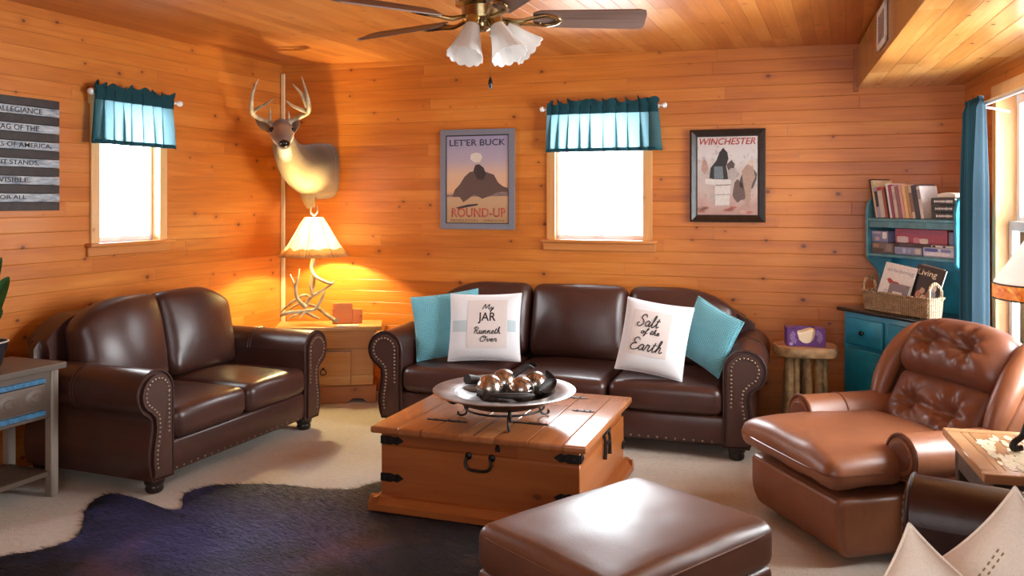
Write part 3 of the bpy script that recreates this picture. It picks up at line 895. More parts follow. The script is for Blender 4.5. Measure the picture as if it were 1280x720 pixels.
# ------------------------------------------------------------------ rustic console at the left
M_greywood=plankmat('weathered_wood',((0.030,0.020,0.014),(0.070,0.048,0.034),(0.15,0.11,0.085)),'Y','X',0.11,2.0,rough=0.55,knot=0.4,groove=0.4,grain=1.8)
M_greyleg=plankmat('weathered_leg',((0.07,0.05,0.036),(0.15,0.115,0.085),(0.29,0.24,0.195)),'X','Z',0.2,2.0,rough=0.6,knot=0.2,groove=0.0,grain=2.2)
M_darkwood=plankmat('dark_old_wood',((0.025,0.016,0.011),(0.05,0.032,0.022),(0.10,0.065,0.045)),'Y','X',0.12,2.0,rough=0.5,knot=0.3,groove=0.4,grain=1.5)
M_bluepaint=plain('chipped_blue_paint',(0.035,0.14,0.26),0.5,var=0.5,vscale=45)
def console():
    z=0.644
    c=at(84,452,F*(EYE-z)/(452-HOR)); c.z=0
    X=WL.u; Y=Vector((0,0,1)).cross(X)
    t=empty('console_table',M=axes(c,X,Y,(0,0,1)),label='weathered wood side table with blue drawer edges at left edge',cat='side table')
    L,D=0.62,0.38
    bm=BM(); box(bm,-L,0,0,D,z-0.028,z,0.004,1); mk('tabletop',bm,M_greywood,t)
    a=0.030
    for (x,y) in ((-0.022,a),(-L+0.075,a),(-0.022,D-0.06),(-L+0.075,D-0.06)):
        bm=BM(); box(bm,x-0.042,x,y,y+0.042,0.0,z-0.028,0.003,1); mk('leg',bm,M_greyleg,t)
    bm=BM(); box(bm,-L+0.05,-0.06,0.035,D-0.03,0.385,z-0.028,0.003,1); case=mk('apron',bm,M_darkwood,t)
    bm=BM(); box(bm,-L+0.08,-0.10,0.022,0.045,0.44,0.555,0.006,2)
    dr=mk('drawer',bm,M_darkwood,t)
    bm=BM()
    for k in range(3):
        cx=-0.155-k*0.14
        for (r,h) in ((0.042,0.003),(0.024,0.006)):
            lathe(bm,[(r,0),(r-0.006,h),(0.001,h)],20,Matrix.Translation((cx,0.022,0.497))@Matrix.Rotation(PI/2,4,'X')@Matrix.Diagonal((1.25,1,1,1)))
    mk('carving',bm,M_darkwood,dr)
    for (zz,h) in ((0.558,0.024),(0.405,0.026)):
        bm=BM(); box(bm,-L+0.08,-0.10,0.020,0.04,zz,zz+h,0.003,1); mk('painted_rail',bm,M_bluepaint,t)
    bm=BM(); box(bm,-L+0.04,-0.05,0.045,D-0.02,0.10,0.125,0.003,1); mk('shelf',bm,M_darkwood,t)
    return t,c,X,Y,z
con_t,con_c,con_X,con_Y,con_z=console()

# ------------------------------------------------------------------ corner end table
M_pineF=plankmat('pine_furniture',((0.34,0.13,0.03),(0.50,0.22,0.06),(0.62,0.32,0.11)),'Z','X',0.19,2.0,rough=0.32,knot=0.6,groove=0.1,rowvar=0.4)
M_pineFt=plankmat('pine_tabletop',((0.42,0.18,0.05),(0.58,0.29,0.09),(0.68,0.38,0.14)),'Y','X',0.16,2.0,rough=0.30,knot=0.5,groove=0.2,rowvar=0.4)
M_pineFd=plankmat('pine_plinth',((0.20,0.055,0.015),(0.32,0.10,0.025),(0.42,0.15,0.04)),'Z','X',0.3,2.0,rough=0.4,knot=0.9,groove=0.0)
ET_Z=0.54
def endtable():
    ang=math.radians(8); X=Vector((math.cos(ang),math.sin(ang),0)); Y=Vector((-X.y,X.x,0))
    o=Vector((-1.285,5.93,0))
    M=axes(o,X,Y,(0,0,1))
    t=empty('end_table',M=M,label='honey pine corner end table carrying the antler lamp',cat='end table')
    W,D=0.74,0.335
    bm=BM(); box(bm,-W/2,W/2,0,D,ET_Z-0.03,ET_Z,0.006,2); mk('tabletop',bm,M_pineFt,t)
    bm=BM()
    box(bm,-W/2+0.05,W/2-0.06,0.03,D-0.01,0.12,ET_Z-0.03,0.004,1)
    box(bm,-W/2+0.03,W/2-0.04,0.015,0.04,0.385,ET_Z-0.03,0.004,1)
    case=mk('cabinet',bm,M_pineF,t)
    bm=BM(); box(bm,-0.23,0.155,0.008,0.04,0.135,0.365,0.004,1)
    prism(bm,[(0.006,0.29),(0.0,0.30),(0.006,0.365),(0.03,0.365),(0.03,0.29)],-0.23,0.155,plane='YZ')
    dr=mk('drawer',bm,M_pineF,t)
    bm=BM(); tube(bm,[(0.02*math.cos(a),-0.008,0.02*math.sin(a)) for a in [2*PI*k/20 for k in range(20)]],0.0035,6,closed=True)
    sphere(bm,(0,-0.004,0.023),0.009,10,6)
    mk('ring_pull',bm,M_iron,dr,loc=(-0.035,0.008,0.225))
    bm=BM(); poly=[(-W/2+0.03,0),(-W/2+0.03,0.12),(W/2-0.04,0.12),(W/2-0.04,0),(W/2-0.10,0),(W/2-0.13,0.03),(W/2-0.20,0.035),(W/2-0.24,0.0),(-0.06,0.0),(-0.09,0.03),(-0.15,0.03),(-0.18,0.0)]
    prism(bm,poly,0.02,D-0.02); mk('plinth',bm,M_pineFd,t,smooth=False)
    return M
M_ET=endtable()

# ------------------------------------------------------------------ stump table
M_bark=plain('log_bark',(0.30,0.19,0.08),0.6,var=0.55,vscale=22,bmp=0.5,bscale=60)
M_slab=plankmat('slab_wood',((0.16,0.055,0.02),(0.30,0.12,0.045),(0.46,0.24,0.11)),'Y','X',0.5,2.0,rough=0.35,knot=0.9,groove=0.0,grain=2.0)
M_slabedge=plain('slab_bark_edge',(0.36,0.22,0.10),0.55,var=0.55,vscale=16,bmp=0.5,bscale=40)
ST_Z=0.575
def stump():
    c=at(1007,432,5.02); c.z=0
    t=empty('log_stand',c,math.radians(-12),label='rustic slab topped log stand holding the purple tissue box',cat='side table')
    bm=BM(); rings=[]; n=56
    for (f,z) in ((0.90,ST_Z-0.062),(0.97,ST_Z-0.055),(1.0,ST_Z-0.03),(0.985,ST_Z-0.006),(0.96,ST_Z)):
        ring=[]
        for k in range(n):
            a=2*PI*k/n; cx,sy=math.cos(a),math.sin(a)
            r=1+0.08*mnoise.noise(Vector((cx*1.7,sy*1.7,0)))+0.03*mnoise.noise(Vector((cx*6,sy*6,z*20)))
            ring.append(bm.verts.new((0.185*r*f*math.copysign(abs(cx)**0.7,cx),0.15*r*f*math.copysign(abs(sy)**0.7,sy),z)))
        rings.append(ring)
    for a,b in zip(rings[:-1],rings[1:]):
        for k in range(n): bm.faces.new((a[k],a[(k+1)%n],b[(k+1)%n],b[k]))
    caps(bm,rings)
    for f in bm.faces:
        f.material_index=0 if f.calc_center_median().z>ST_Z-0.004 else 1
    mk('slab_top',bm,[M_slab,M_slabedge],t,ang=50)
    rnd=random.Random(3)
    for (x,y,r) in ((-0.095,-0.06,0.026),(-0.055,-0.045,0.020),(0.005,-0.06,0.023),(0.065,-0.055,0.026),(0.100,-0.035,0.018),(-0.09,0.06,0.025),(0.09,0.06,0.025),(0.0,0.07,0.023)):
        bm=BM(); pts=[];rr=[]
        for k in range(9):
            z=(ST_Z-0.055)*k/8
            pts.append((x*(1.12-0.12*k/8)+rnd.uniform(-.005,.005),y*(1.12-0.12*k/8)+rnd.uniform(-.005,.005),z)); rr.append(r*(1.15-0.2*k/8)*rnd.uniform(0.92,1.08))
        tube(bm,pts,rr,12); mk('leg',bm,M_bark,t,ang=70)
    return t,c
stump_t,stump_c=stump()

# ------------------------------------------------------------------ side table at the right
M_oldtop=plankmat('worn_pine_top',((0.22,0.085,0.030),(0.36,0.165,0.065),(0.48,0.26,0.12)),'X','Y',0.075,2.0,rough=0.16,knot=0.3,groove=0.7,grain=1.6,coat=0.3)
M_topedge=plankmat('pale_border',((0.34,0.15,0.065),(0.44,0.22,0.10),(0.54,0.30,0.15)),'Y','X',0.5,2.0,rough=0.2,knot=0.2,groove=0.0)
M_glare=plain('pale_glare',(0.72,0.62,0.42),0.3,var=0.25,vscale=60)
RT_Z=0.58
def sidetable():
    p=at(1178,534,F*(EYE-RT_Z)/(534-HOR)); p.z=0
    ang=math.radians(-15); X=Vector((math.cos(ang),math.sin(ang),0)); Y=Vector((-X.y,X.x,0))
    q=at(1219,590,F*(EYE-RT_Z)/(590-HOR)); D=0.56; W=0.56
    o=p-Y*D
    M=axes(o,X,Y,(0,0,1))
    t=empty('lamp_table',M=M,label='worn wooden lamp table between the recliner and the right foreground couch',cat='side table')
    bm=BM(); box(bm,0.05,W-0.05,0.05,D-0.05,RT_Z-0.028,RT_Z-0.001,0.002,1); top=mk('tabletop',bm,M_oldtop,t)
    bm=BM()
    for (a,b,c,d) in ((0,W,0,0.05),(0,W,D-0.05,D),(0,0.05,0.05,D-0.05),(W-0.05,W,0.05,D-0.05)): box(bm,a,b,c,d,RT_Z-0.03,RT_Z,0.003,1)
    mk('border',bm,M_topedge,top)
    # pale patches that paint the gloss of reflected light onto the top
    bm=BM(); rnd=random.Random(9)
    for k in range(46):
        cx,cy=rnd.uniform(0.075,0.20),rnd.uniform(0.07,D-0.09)
        l,w=rnd.uniform(0.02,0.06),rnd.uniform(0.006,0.018)
        pts=[]
        for j in range(12):
            a=2*PI*j/12; r=rnd.uniform(0.75,1.1)
            pts.append((cx+w*math.cos(a)*r,cy+l*math.sin(a)*r))
        prism(bm,pts,RT_Z-0.0012,RT_Z+0.0003+0.00002*k,plane='XY')
    mk('glare_patches',bm,M_glare,top,smooth=False)
    bm=BM(); box(bm,0.035,W-0.035,0.035,D-0.035,RT_Z-0.13,RT_Z-0.03,0.003,1); mk('apron',bm,M_darkwood,t)
    for (x,y) in ((0.035,0.035),(W-0.08,0.035),(0.035,D-0.08),(W-0.08,D-0.08)):
        bm=BM(); box(bm,x,x+0.045,y,y+0.045,0,RT_Z-0.03,0.003,1); mk('leg',bm,M_darkwood,t)
    bm=BM(); box(bm,0.04,W-0.04,0.04,D-0.04,0.15,0.172,0.003,1); mk('shelf',bm,M_darkwood,t)
    return M
M_RT=sidetable()
# ================================================================== hutch with books
M_teal=plain('turquoise_paint',(0.010,0.235,0.38),0.35,var=0.25,vscale=9)
M_tealgrey=plain('worn_turquoise',(0.085,0.26,0.33),0.4,var=0.3,vscale=14)
M_blacktop=plain('black_stained_top',(0.016,0.013,0.012),0.25,var=0.3,vscale=10)
M_knob=plain('black_knob',(0.008,0.007,0.007),0.25)
HO=Vector((2.117+0.025,5.10+0.044,0)); HX=Vector((0.347,-0.938,0)).normalized(); HY=Vector((-HX.y,HX.x,0))
HW=0.66; HD=0.20; Z1,Z2,ZT,ZB=1.112,1.322,1.445,0.79
M_HU=axes(HO,HX,HY,(0,0,1))
def hutch():
    t=empty('hutch',M=M_HU,label='tall turquoise hutch with open shelves and black counter in right back corner',cat='hutch')
    x0,x1,y0,y1=-0.01,HW-0.02,-0.150,HD
    bm=BM(); box(bm,x0,x1,y0,y1,0.06,ZB-0.022,0.006,2); 
    prism(bm,[(x0-0.004,0),(x0-0.004,0.075),(x1+0.004,0.075),(x1+0.004,0),(x1-0.06,0),(x1-0.09,0.03),(x0+0.09,0.03),(x0+0.06,0)],y0-0.006,y1-0.01)
    mk('cabinet_base',bm,M_teal,t)
    bm=BM(); box(bm,x0-0.03,x1+0.012,y0-0.035,y1,ZB-0.024,ZB,0.008,3); mk('countertop',bm,M_blacktop,t)
    hw=HW/2
    for k in range(2):
        a=x0+0.025+k*(hw+0.005); b=a+hw-0.035
        bm=BM(); box(bm,a,b,y0-0.018,y0+0.002,0.575,0.735,0.014,4); d=mk('drawer',bm,M_teal,t)
        bm=BM(); lathe(bm,[(0.001,0.024),(0.010,0.023),(0.015,0.017),(0.013,0.010),(0.007,0.004),(0.009,0)],16,Matrix.Translation(((a+b)/2,y0-0.017,0.655))@Matrix.Rotation(PI/2,4,'X')); mk('knob',bm,M_knob,d)
        bm=BM(); box(bm,a,b,y0-0.016,y0+0.002,0.09,0.555,0.010,3)
        box(bm,a+0.05,b-0.05,y0-0.020,y0-0.010,0.14,0.505,0.006,2); dd=mk('door',bm,M_teal,t)
        bm=BM(); lathe(bm,[(0.001,0.024),(0.010,0.023),(0.015,0.017),(0.013,0.010),(0.007,0.004),(0.009,0)],16,Matrix.Translation(((b-0.025 if k==0 else a+0.025),y0-0.018,0.40))@Matrix.Rotation(PI/2,4,'X')); mk('knob',bm,M_knob,dd)
    # shaped sides
    prof=[(HD,ZB)]+[(0.075,ZB),(0.085,0.84),(0.105,0.90),(0.11,0.95),(0.095,1.00),(0.055,1.04),(0.015,1.065),(0.0,1.09),(0.0,1.36),(0.008,1.41),(0.03,1.437),(0.06,ZT),(0.10,1.435),(0.13,1.40),(HD,1.36)]
    for xx in (0,HW-0.02):
        bm=BM(); prism(bm,prof,xx,xx+0.02,plane='YZ',bev=0.004,seg=1); mk('side_panel',bm,M_tealgrey if xx==0 else M_teal,t,ang=30)
    for z in (Z1,Z2):
        bm=BM(); box(bm,0.018,HW-0.018,0.004,HD-0.008,z-0.018,z,0.003,1); mk('shelf',bm,M_tealgrey,t)
    bm=BM(); box(bm,0.018,HW-0.018,HD-0.012,HD,ZB,Z2+0.01); mk('back_panel',bm,M_teal,t,smooth=False)
    bm=BM(); box(bm,0.02,HW-0.02,0.010,0.022,Z2-0.055,Z2-0.018,0.002,1); mk('shelf_rail',bm,M_tealgrey,t)
hutch()

M_paper=plain('book_pages',(0.72,0.66,0.55),0.8,var=0.06,vscale=80)
bookmats={}
def bmat(c):
    if c not in bookmats: bookmats[c]=plain('book_cover_%d'%len(bookmats),c,0.45,var=0.10,vscale=60)
    return bookmats[c]
def lettering(parent,s,w,h,mat,M,shear=0.0,name='lettering',bold=0.0):
    b=textbm(s,1.0,shear,extr=0.0,bold=bold); fit(b,w,h)
    bm=BM(); merge(bm,b); 
    r=bmesh.ops.extrude_face_region(bm,geom=bm.faces[:]); bmesh.ops.translate(bm,vec=(0,0,0.0006),verts=[v for v in r['geom'] if isinstance(v,bmesh.types.BMVert)])
    return mk(name,bm,mat,parent,smooth=False,M=M)
RX90=Matrix.Rotation(PI/2,4,'X')
M_ink=plain('black_ink',(0.012,0.012,0.014),0.6); M_inkw=plain('white_ink',(0.82,0.82,0.80),0.6)
M_inkred=plain('red_ink',(0.42,0.045,0.035),0.6)
def book(x,w,h,d,c,lean,label,band=None,words=None,z=Z2,flat=False):
    """upright book: spine towards the front; x = lower left corner on the shelf"""
    R=Matrix.Rotation(-lean,4,'Y')
    t=empty('book',M=M_HU@Matrix.Translation((x,0.018,z+0.001+ (w*math.sin(lean) if lean>0 else 0)*0))@R,label=label,cat='book',group='books leaning on the top shelf')
    bm=BM(); tk=0.0022
    box(bm,0,tk,0,d,0,h); box(bm,w-tk,w,0,d,0,h); box(bm,0,w,0,tk,0,h)
    cover=mk('cover',bm,bmat(c),t,smooth=False)
    bm=BM(); box(bm,tk,w-tk,tk,d-0.004,0.003,h-0.004); mk('pages',bm,M_paper,t,smooth=False)
    if band:
        bm=BM(); box(bm,0.001,w-0.001,-0.0005,0.001,h*band[0],h*band[1]); mk('spine_label',bm,bmat(band[2]),cover,smooth=False)
    return t
L=0.20
books=[ # x, w, h, d, colour, label, band
 (0.045,0.012,0.235,0.15,(0.02,0.018,0.02),'tallest thin black book at the left end of top shelf',None),
 (0.058,0.014,0.228,0.15,(0.70,0.58,0.36),'tall cream book beside the thin black one on top shelf',None),
 (0.073,0.024,0.188,0.13,(0.40,0.36,0.50),'lavender book with black lettering third from the left end',(0.35,0.85,(0.03,0.03,0.04))),
 (0.098,0.036,0.190,0.13,(0.62,0.56,0.50),'thick pale book with red top band on top shelf',(0.86,0.97,(0.45,0.05,0.03))),
 (0.136,0.018,0.187,0.13,(0.40,0.07,0.04),'brick red book leaning between pale and black books',None),
 (0.156,0.012,0.175,0.13,(0.015,0.015,0.02),'thin black book standing right of the brick red one',None),
 (0.170,0.016,0.205,0.14,(0.82,0.81,0.78),'bright white tall book in the middle of top shelf',None),
 (0.188,0.020,0.198,0.13,(0.36,0.06,0.16),'magenta book right of the bright white one',None),
 (0.210,0.026,0.192,0.13,(0.62,0.52,0.42),'beige book with small pale label right of magenta one',(0.55,0.8,(0.5,0.4,0.36))),
 (0.238,0.024,0.190,0.13,(0.30,0.15,0.18),'plum book with darker spine near shelf middle',None),
 (0.264,0.022,0.198,0.13,(0.72,0.36,0.34),'salmon pink book leaning beside the yellow one',None),
 (0.288,0.024,0.193,0.13,(0.82,0.56,0.22),'yellow book among the leaning row',None),
 (0.314,0.020,0.190,0.13,(0.52,0.30,0.14),'tan brown book right of the yellow one',None),
 (0.336,0.022,0.187,0.13,(0.66,0.54,0.40),'cream book with a printed spine beside dark grey binder',(0.2,0.8,(0.25,0.14,0.10))),
 (0.360,0.034,0.192,0.14,(0.05,0.045,0.055),'wide dark grey book near the right of the row',None),
 (0.396,0.022,0.186,0.13,(0.66,0.60,0.58),'pale grey book last of the leaning row',(0.6,0.9,(0.35,0.30,0.30)))]
for (x,w,h,d,c,lab,band) in books: book(x+0.012,w,h,d,c,L,lab,band)
# horizontal set
for k in range(3):
    labs=['black lettered hardback topmost of the stack of three','black lettered hardback middle of the stack of three','black lettered hardback bottom of the stack of three']
    z=Z2+0.001+(2-k)*0.040
    t=empty('book',M=M_HU@Matrix.Translation((0.475+0.003*k,0.02,z)),label=labs[k],cat='book',group='dark books lying in a stack')
    bm=BM(); box(bm,0,0.155,0,0.14,0,0.003); box(bm,0,0.155,0,0.14,0.035,0.038); box(bm,0,0.155,0,0.003,0,0.038); cv=mk('cover',bm,bmat((0.018,0.022,0.022)),t,smooth=False)
    bm=BM(); box(bm,0.003,0.152,0.003,0.136,0.003,0.035); mk('pages',bm,M_paper,t,smooth=False)
    bm=BM(); rnd=random.Random(k)
    x=0.02+0.004*k
    while x<0.135:
        w=rnd.uniform(0.004,0.010); hh=rnd.uniform(0.008,0.017); 
        prism(bm,[(x,0.019-hh*0.5),(x+w*0.5,0.019-hh*0.3),(x+w,0.019-hh*0.5),(x+w*0.9,0.019+hh*0.5),(x+w*0.4,0.019+hh*0.35),(x+w*0.1,0.019+hh*0.5)],-0.0006,0.001); x+=w+0.0025
    mk('spine_lettering',bm,M_inkw,cv,smooth=False)
t=empty('paperback',M=M_HU@Matrix.Translation((0.50,0.03,Z2+0.001+0.120)),label='cream paperback lying open on the stack of dark books',cat='book')
bm=BM(); rbox(bm,0.13,0.11,0.018,0.006,(8,6,1),M=Matrix.Translation((0.065,0.055,0.009)),deform=lambda p: Vector((p.x,p.y,p.z+(0.010*math.sin((p.x+0.065)/0.13*PI) if p.z>0 else 0))))
mk('pages',bm,M_paper,t)
bm=BM(); box(bm,0.0,0.131,-0.002,0.113,-0.0005,0.0015); mk('cover',bm,bmat((0.30,0.22,0.15)),t,smooth=False)

# game and puzzle boxes on the middle shelf
def gamebox(x0,x1,z0,z1,y0,d,c,label,patches):
    t=empty('game_box',M=M_HU@Matrix.Translation((x0,y0,z0)),label=label,cat='box',group='game boxes on the middle shelf')
    w,h=x1-x0,z1-z0
    bm=BM(); box(bm,0.0015,w-0.0015,0.0015,d-0.0015,0,h*0.5,0.001,1); mk('tray',bm,bmat(tuple(v*0.7 for v in c)),t,smooth=False)
    bm=BM(); box(bm,0,w,0,d,h*0.12,h,0.0015,1); lid=mk('lid',bm,bmat(c),t,smooth=False)
    for (a,b,e,f,col) in patches:
        bm=BM(); n=10; pts=[]
        for j in range(n):
            an=2*PI*j/n; pts.append(((a+b)/2*w+(b-a)/2*w*max(-0.9,min(0.9,1.25*math.cos(an))),(e+f)/2*h+(f-e)/2*h*max(-0.9,min(0.9,1.25*math.sin(an)))))
        prism(bm,pts,-0.0007,0.001); mk('printed_panel',bm,bmat(col),lid,smooth=False)
zz=Z1+0.001
gamebox(0.025,0.190,zz,zz+0.062,0.03,0.14,(0.20,0.15,0.14),'brown puzzle box at the bottom left of middle shelf',[(0.03,0.6,0.15,0.5,(0.09,0.05,0.04)),(0.05,0.35,0.5,0.95,(0.42,0.22,0.14)),(0.65,0.95,0.2,0.9,(0.30,0.24,0.22))])
gamebox(0.022,0.150,zz+0.063,zz+0.132,0.03,0.13,(0.22,0.24,0.42),'lavender blue box on top of the brown puzzle box',[(0.2,0.5,0.15,0.5,(0.55,0.40,0.45)),(0.65,0.95,0.3,0.95,(0.75,0.72,0.72)),(0.0,0.6,0.75,0.97,(0.48,0.46,0.55))])
gamebox(0.200,0.400,zz,zz+0.045,0.03,0.14,(0.27,0.30,0.50),'blue box with round emblems under the wide red box',[(0.3,0.45,0.2,0.85,(0.45,0.55,0.80)),(0.5,0.62,0.2,0.8,(0.36,0.42,0.66)),(0.75,0.97,0.15,0.9,(0.62,0.60,0.52))])
gamebox(0.190,0.560,zz+0.0665,zz+0.150,0.045,0.135,(0.42,0.07,0.12),'wide crimson box with white pictures in shelf middle',[(0.03,0.28,0.02,0.5,(0.66,0.55,0.58)),(0.36,0.5,0.05,0.45,(0.62,0.22,0.30)),(0.48,0.66,0.02,0.4,(0.72,0.62,0.56)),(0.02,0.97,0.62,0.95,(0.34,0.07,0.14))])
gamebox(0.420,0.632,zz,zz+0.052,0.02,0.145,(0.62,0.64,0.78),'white and blue box at the bottom right of middle shelf',[(0.05,0.88,0.15,0.5,(0.80,0.80,0.84)),(0.02,0.5,0.55,0.95,(0.10,0.12,0.42)),(0.55,0.9,0.55,0.9,(0.22,0.26,0.56))])
gamebox(0.470,0.628,zz+0.053,zz+0.0660,0.025,0.02,(0.70,0.70,0.68),'slim white box with black spots on the white and blue box',[(0.05,0.2,0.05,0.95,(0.03,0.03,0.03)),(0.5,0.62,0.05,0.95,(0.04,0.04,0.12))])
gamebox(0.565,0.638,zz+0.0665,zz+0.140,0.05,0.12,(0.16,0.20,0.32),'slate blue box standing at right end of middle shelf',[(0.1,0.9,0.1,0.9,(0.20,0.24,0.38))])
gamebox(0.192,0.470,zz+0.0455,zz+0.0660,0.045,0.125,(0.05,0.035,0.04),'flat black box squeezed under the wide crimson box',[(0.1,0.5,0.1,0.9,(0.10,0.06,0.07))])

# woven basket with magazines
def wickermat():
    m,nt,b=newmat('woven_seagrass'); co=coord(nt); s=sep(nt,co)
    u=ma(nt,'ADD',s[0],s[1])
    a=ma(nt,'SINE',ma(nt,'MULTIPLY',u,420)); c=ma(nt,'SINE',ma(nt,'ADD',ma(nt,'MULTIPLY',s[2],560),ma(nt,'MULTIPLY',ma(nt,'FLOOR',ma(nt,'MULTIPLY',u,66.8)),PI)))
    h=ma(nt,'MULTIPLY',ma(nt,'ADD',a,2.0),ma(nt,'ADD',c,2.0))
    n=noi(nt,co,30,3)
    t=ma(nt,'ADD',ma(nt,'MULTIPLY',h,0.06),ma(nt,'MULTIPLY',n,0.5))
    setc(nt,b,ramp(nt,t,[(0.25,(0.28,0.15,0.07)),(0.5,(0.58,0.37,0.20)),(0.8,(0.74,0.54,0.33))])); b.inputs['Roughness'].default_value=0.7
    bump(nt,b,h,0.8,0.004); return m
M_wick=wickermat()
def basket():
    x0,y0,L,D,H=0.115,-0.150,0.50,0.135,0.105
    t=empty('basket',M=M_HU@Matrix.Translation((x0,y0,ZB)),label='woven seagrass basket of magazines on the black hutch counter',cat='basket')
    bm=BM(); n=64; rings=[]
    def oval(k,sx,sy):
        a=2*PI*k/n; c,s=math.cos(a),math.sin(a)
        return (L/2+L/2*sx*math.copysign(abs(c)**0.35,c), D/2+D/2*sy*math.copysign(abs(s)**0.35,s))
    for (f,z) in ((0.80,0.002),(0.90,0.004),(0.94,0.03),(0.97,0.065),(1.0,H),(0.975,H+0.003),(0.94,H-0.002),(0.91,0.06),(0.88,0.010),(0.5,0.008)):
        rings.append([bm.verts.new((*oval(k,1-(1-f)*D/L*1.2,f),z)) for k in range(n)])
    for a,b in zip(rings[:-1],rings[1:]):
        for k in range(n): bm.faces.new((a[k],a[(k+1)%n],b[(k+1)%n],b[k]))
    caps(bm,rings)
    body=mk('basket_body',bm,M_wick,t,ang=60)
    bm=BM(); pts=[]
    for k in range(140):
        q=k*n/140; a=2*PI*q/n; c,s=math.cos(a),math.sin(a)
        wv=0.005*math.sin(k*1.4)
        pts.append((L/2+(L/2+wv*0.5)*math.copysign(abs(c)**0.35,c),D/2+(D/2+wv*0.5)*math.copysign(abs(s)**0.35,s),H+0.004+wv*0.7))
    tube(bm,pts,0.007,6,closed=True); mk('braided_rim',bm,M_wick,body)
    for xx in (0.012,L-0.012):
        bm=BM(); tube(bm,[(xx,D*0.22,H-0.02),(xx-0.004,D*0.2,H+0.05),(xx-0.006,D*0.5,H+0.085),(xx-0.004,D*0.8,H+0.05),(xx,D*0.78,H-0.02)],0.008,8,smooth=5); mk('handle',bm,M_wick,t)
basket()
def magazine(x,y,w,h,lean,c,label,build,z=ZB+0.012,roll=0.0,d=0.006):
    M=M_HU@Matrix.Translation((x,y,z+w*math.sin(roll)))@Matrix.Rotation(-lean,4,'X')@Matrix.Rotation(roll,4,'Y')
    t=empty('magazine',M=M,label=label,cat='magazine')
    bm=BM(); box(bm,0,w,0,d,0,h,0.0008,1); mk('pages',bm,M_paper,t,smooth=False)
    bm=BM(); box(bm,-0.0008,w+0.0008,-0.0012,0.0004,-0.0005,h+0.0005); cv=mk('cover',bm,bmat(c),t,smooth=False)
    build(cv,w,h); return t
def flatshape(parent,pts,mat,d=0.0006,y=-0.0012,name='printed_shape'):
    bm=BM(); prism(bm,pts,y-d,y); return mk(name,bm,mat,parent,smooth=False)
def mag1(cv,w,h):
    lettering(cv,'airbnbmag',w*0.86,h*0.115,plain('mag_grey_ink',(0.36,0.36,0.42),0.6),Matrix.Translation((w*0.53,-0.0012,h*0.84))@RX90)
    pts=[(0.18,0.62),(0.26,0.66),(0.40,0.60),(0.55,0.60),(0.66,0.54),(0.60,0.50),(0.42,0.50),(0.28,0.54)]
    flatshape(cv,[(a*w,b*h) for a,b in pts],M_inkred)
    for k in range(3): flatshape(cv,[(0.18*w,(0.36-0.05*k)*h),(0.36*w,(0.36-0.05*k)*h),(0.36*w,(0.375-0.05*k)*h),(0.18*w,(0.375-0.05*k)*h)],bmat((0.3,0.3,0.32)))
magazine(0.165,-0.088,0.235,0.255,0.28,(0.80,0.79,0.77),'white magazine with a red shape and grey title in basket',mag1,roll=0.10)
def mag2(cv,w,h):
    lettering(cv,'Living',w*0.66,h*0.17,plain('mag_cream_ink',(0.85,0.74,0.55),0.6),Matrix.Translation((w*0.42,-0.0012,h*0.84))@RX90,bold=0.01)
    rnd=random.Random(4)
    for (cx,cz,r,col) in ((0.30,0.36,0.10,(0.50,0.24,0.16)),(0.42,0.46,0.085,(0.66,0.40,0.28)),(0.50,0.30,0.11,(0.62,0.36,0.24)),(0.33,0.20,0.12,(0.40,0.18,0.13)),(0.62,0.40,0.08,(0.30,0.13,0.10)),(0.80,0.38,0.14,(0.42,0.52,0.56)),(0.78,0.56,0.10,(0.72,0.70,0.66))):
        flatshape(cv,[(w*cx+w*r*math.cos(2*PI*j/12)*rnd.uniform(.8,1.1),h*cz+w*r*1.2*math.sin(2*PI*j/12)*rnd.uniform(.8,1.1)) for j in range(12)],bmat(col))
magazine(0.375,-0.070,0.200,0.255,0.28,(0.045,0.028,0.026),'dark magazine with cream Living title in basket',mag2,roll=0.12)
magazine(0.385,-0.058,0.16,0.262,0.28,(0.30,0.24,0.22),'brown magazine behind the dark one at basket end',lambda c,w,h: flatshape(c,[(0.1*w,0.1*h),(0.9*w,0.1*h),(0.9*w,0.5*h),(0.1*w,0.5*h)],bmat((0.2,0.15,0.14))),roll=0.14)
def coaster(cv,w,h):
    flatshape(cv,[(0.24*w,0.18*h),(0.72*w,0.18*h),(0.72*w,0.70*h),(0.24*w,0.70*h)],bmat((0.74,0.70,0.62)))
    for (a,b) in ((0.36,0.55),(0.56,0.5)): flatshape(cv,[((a+0.05*math.cos(2*PI*j/10))*w,(b+0.05*math.sin(2*PI*j/10))*h) for j in range(10)],bmat((0.55,0.5,0.45)),y=-0.0018)
m3=magazine(0.262,-0.112,0.145,0.150,0.28,(0.22,0.17,0.19),'square mauve booklet with pale window standing before the white magazine',coaster,roll=0.08)

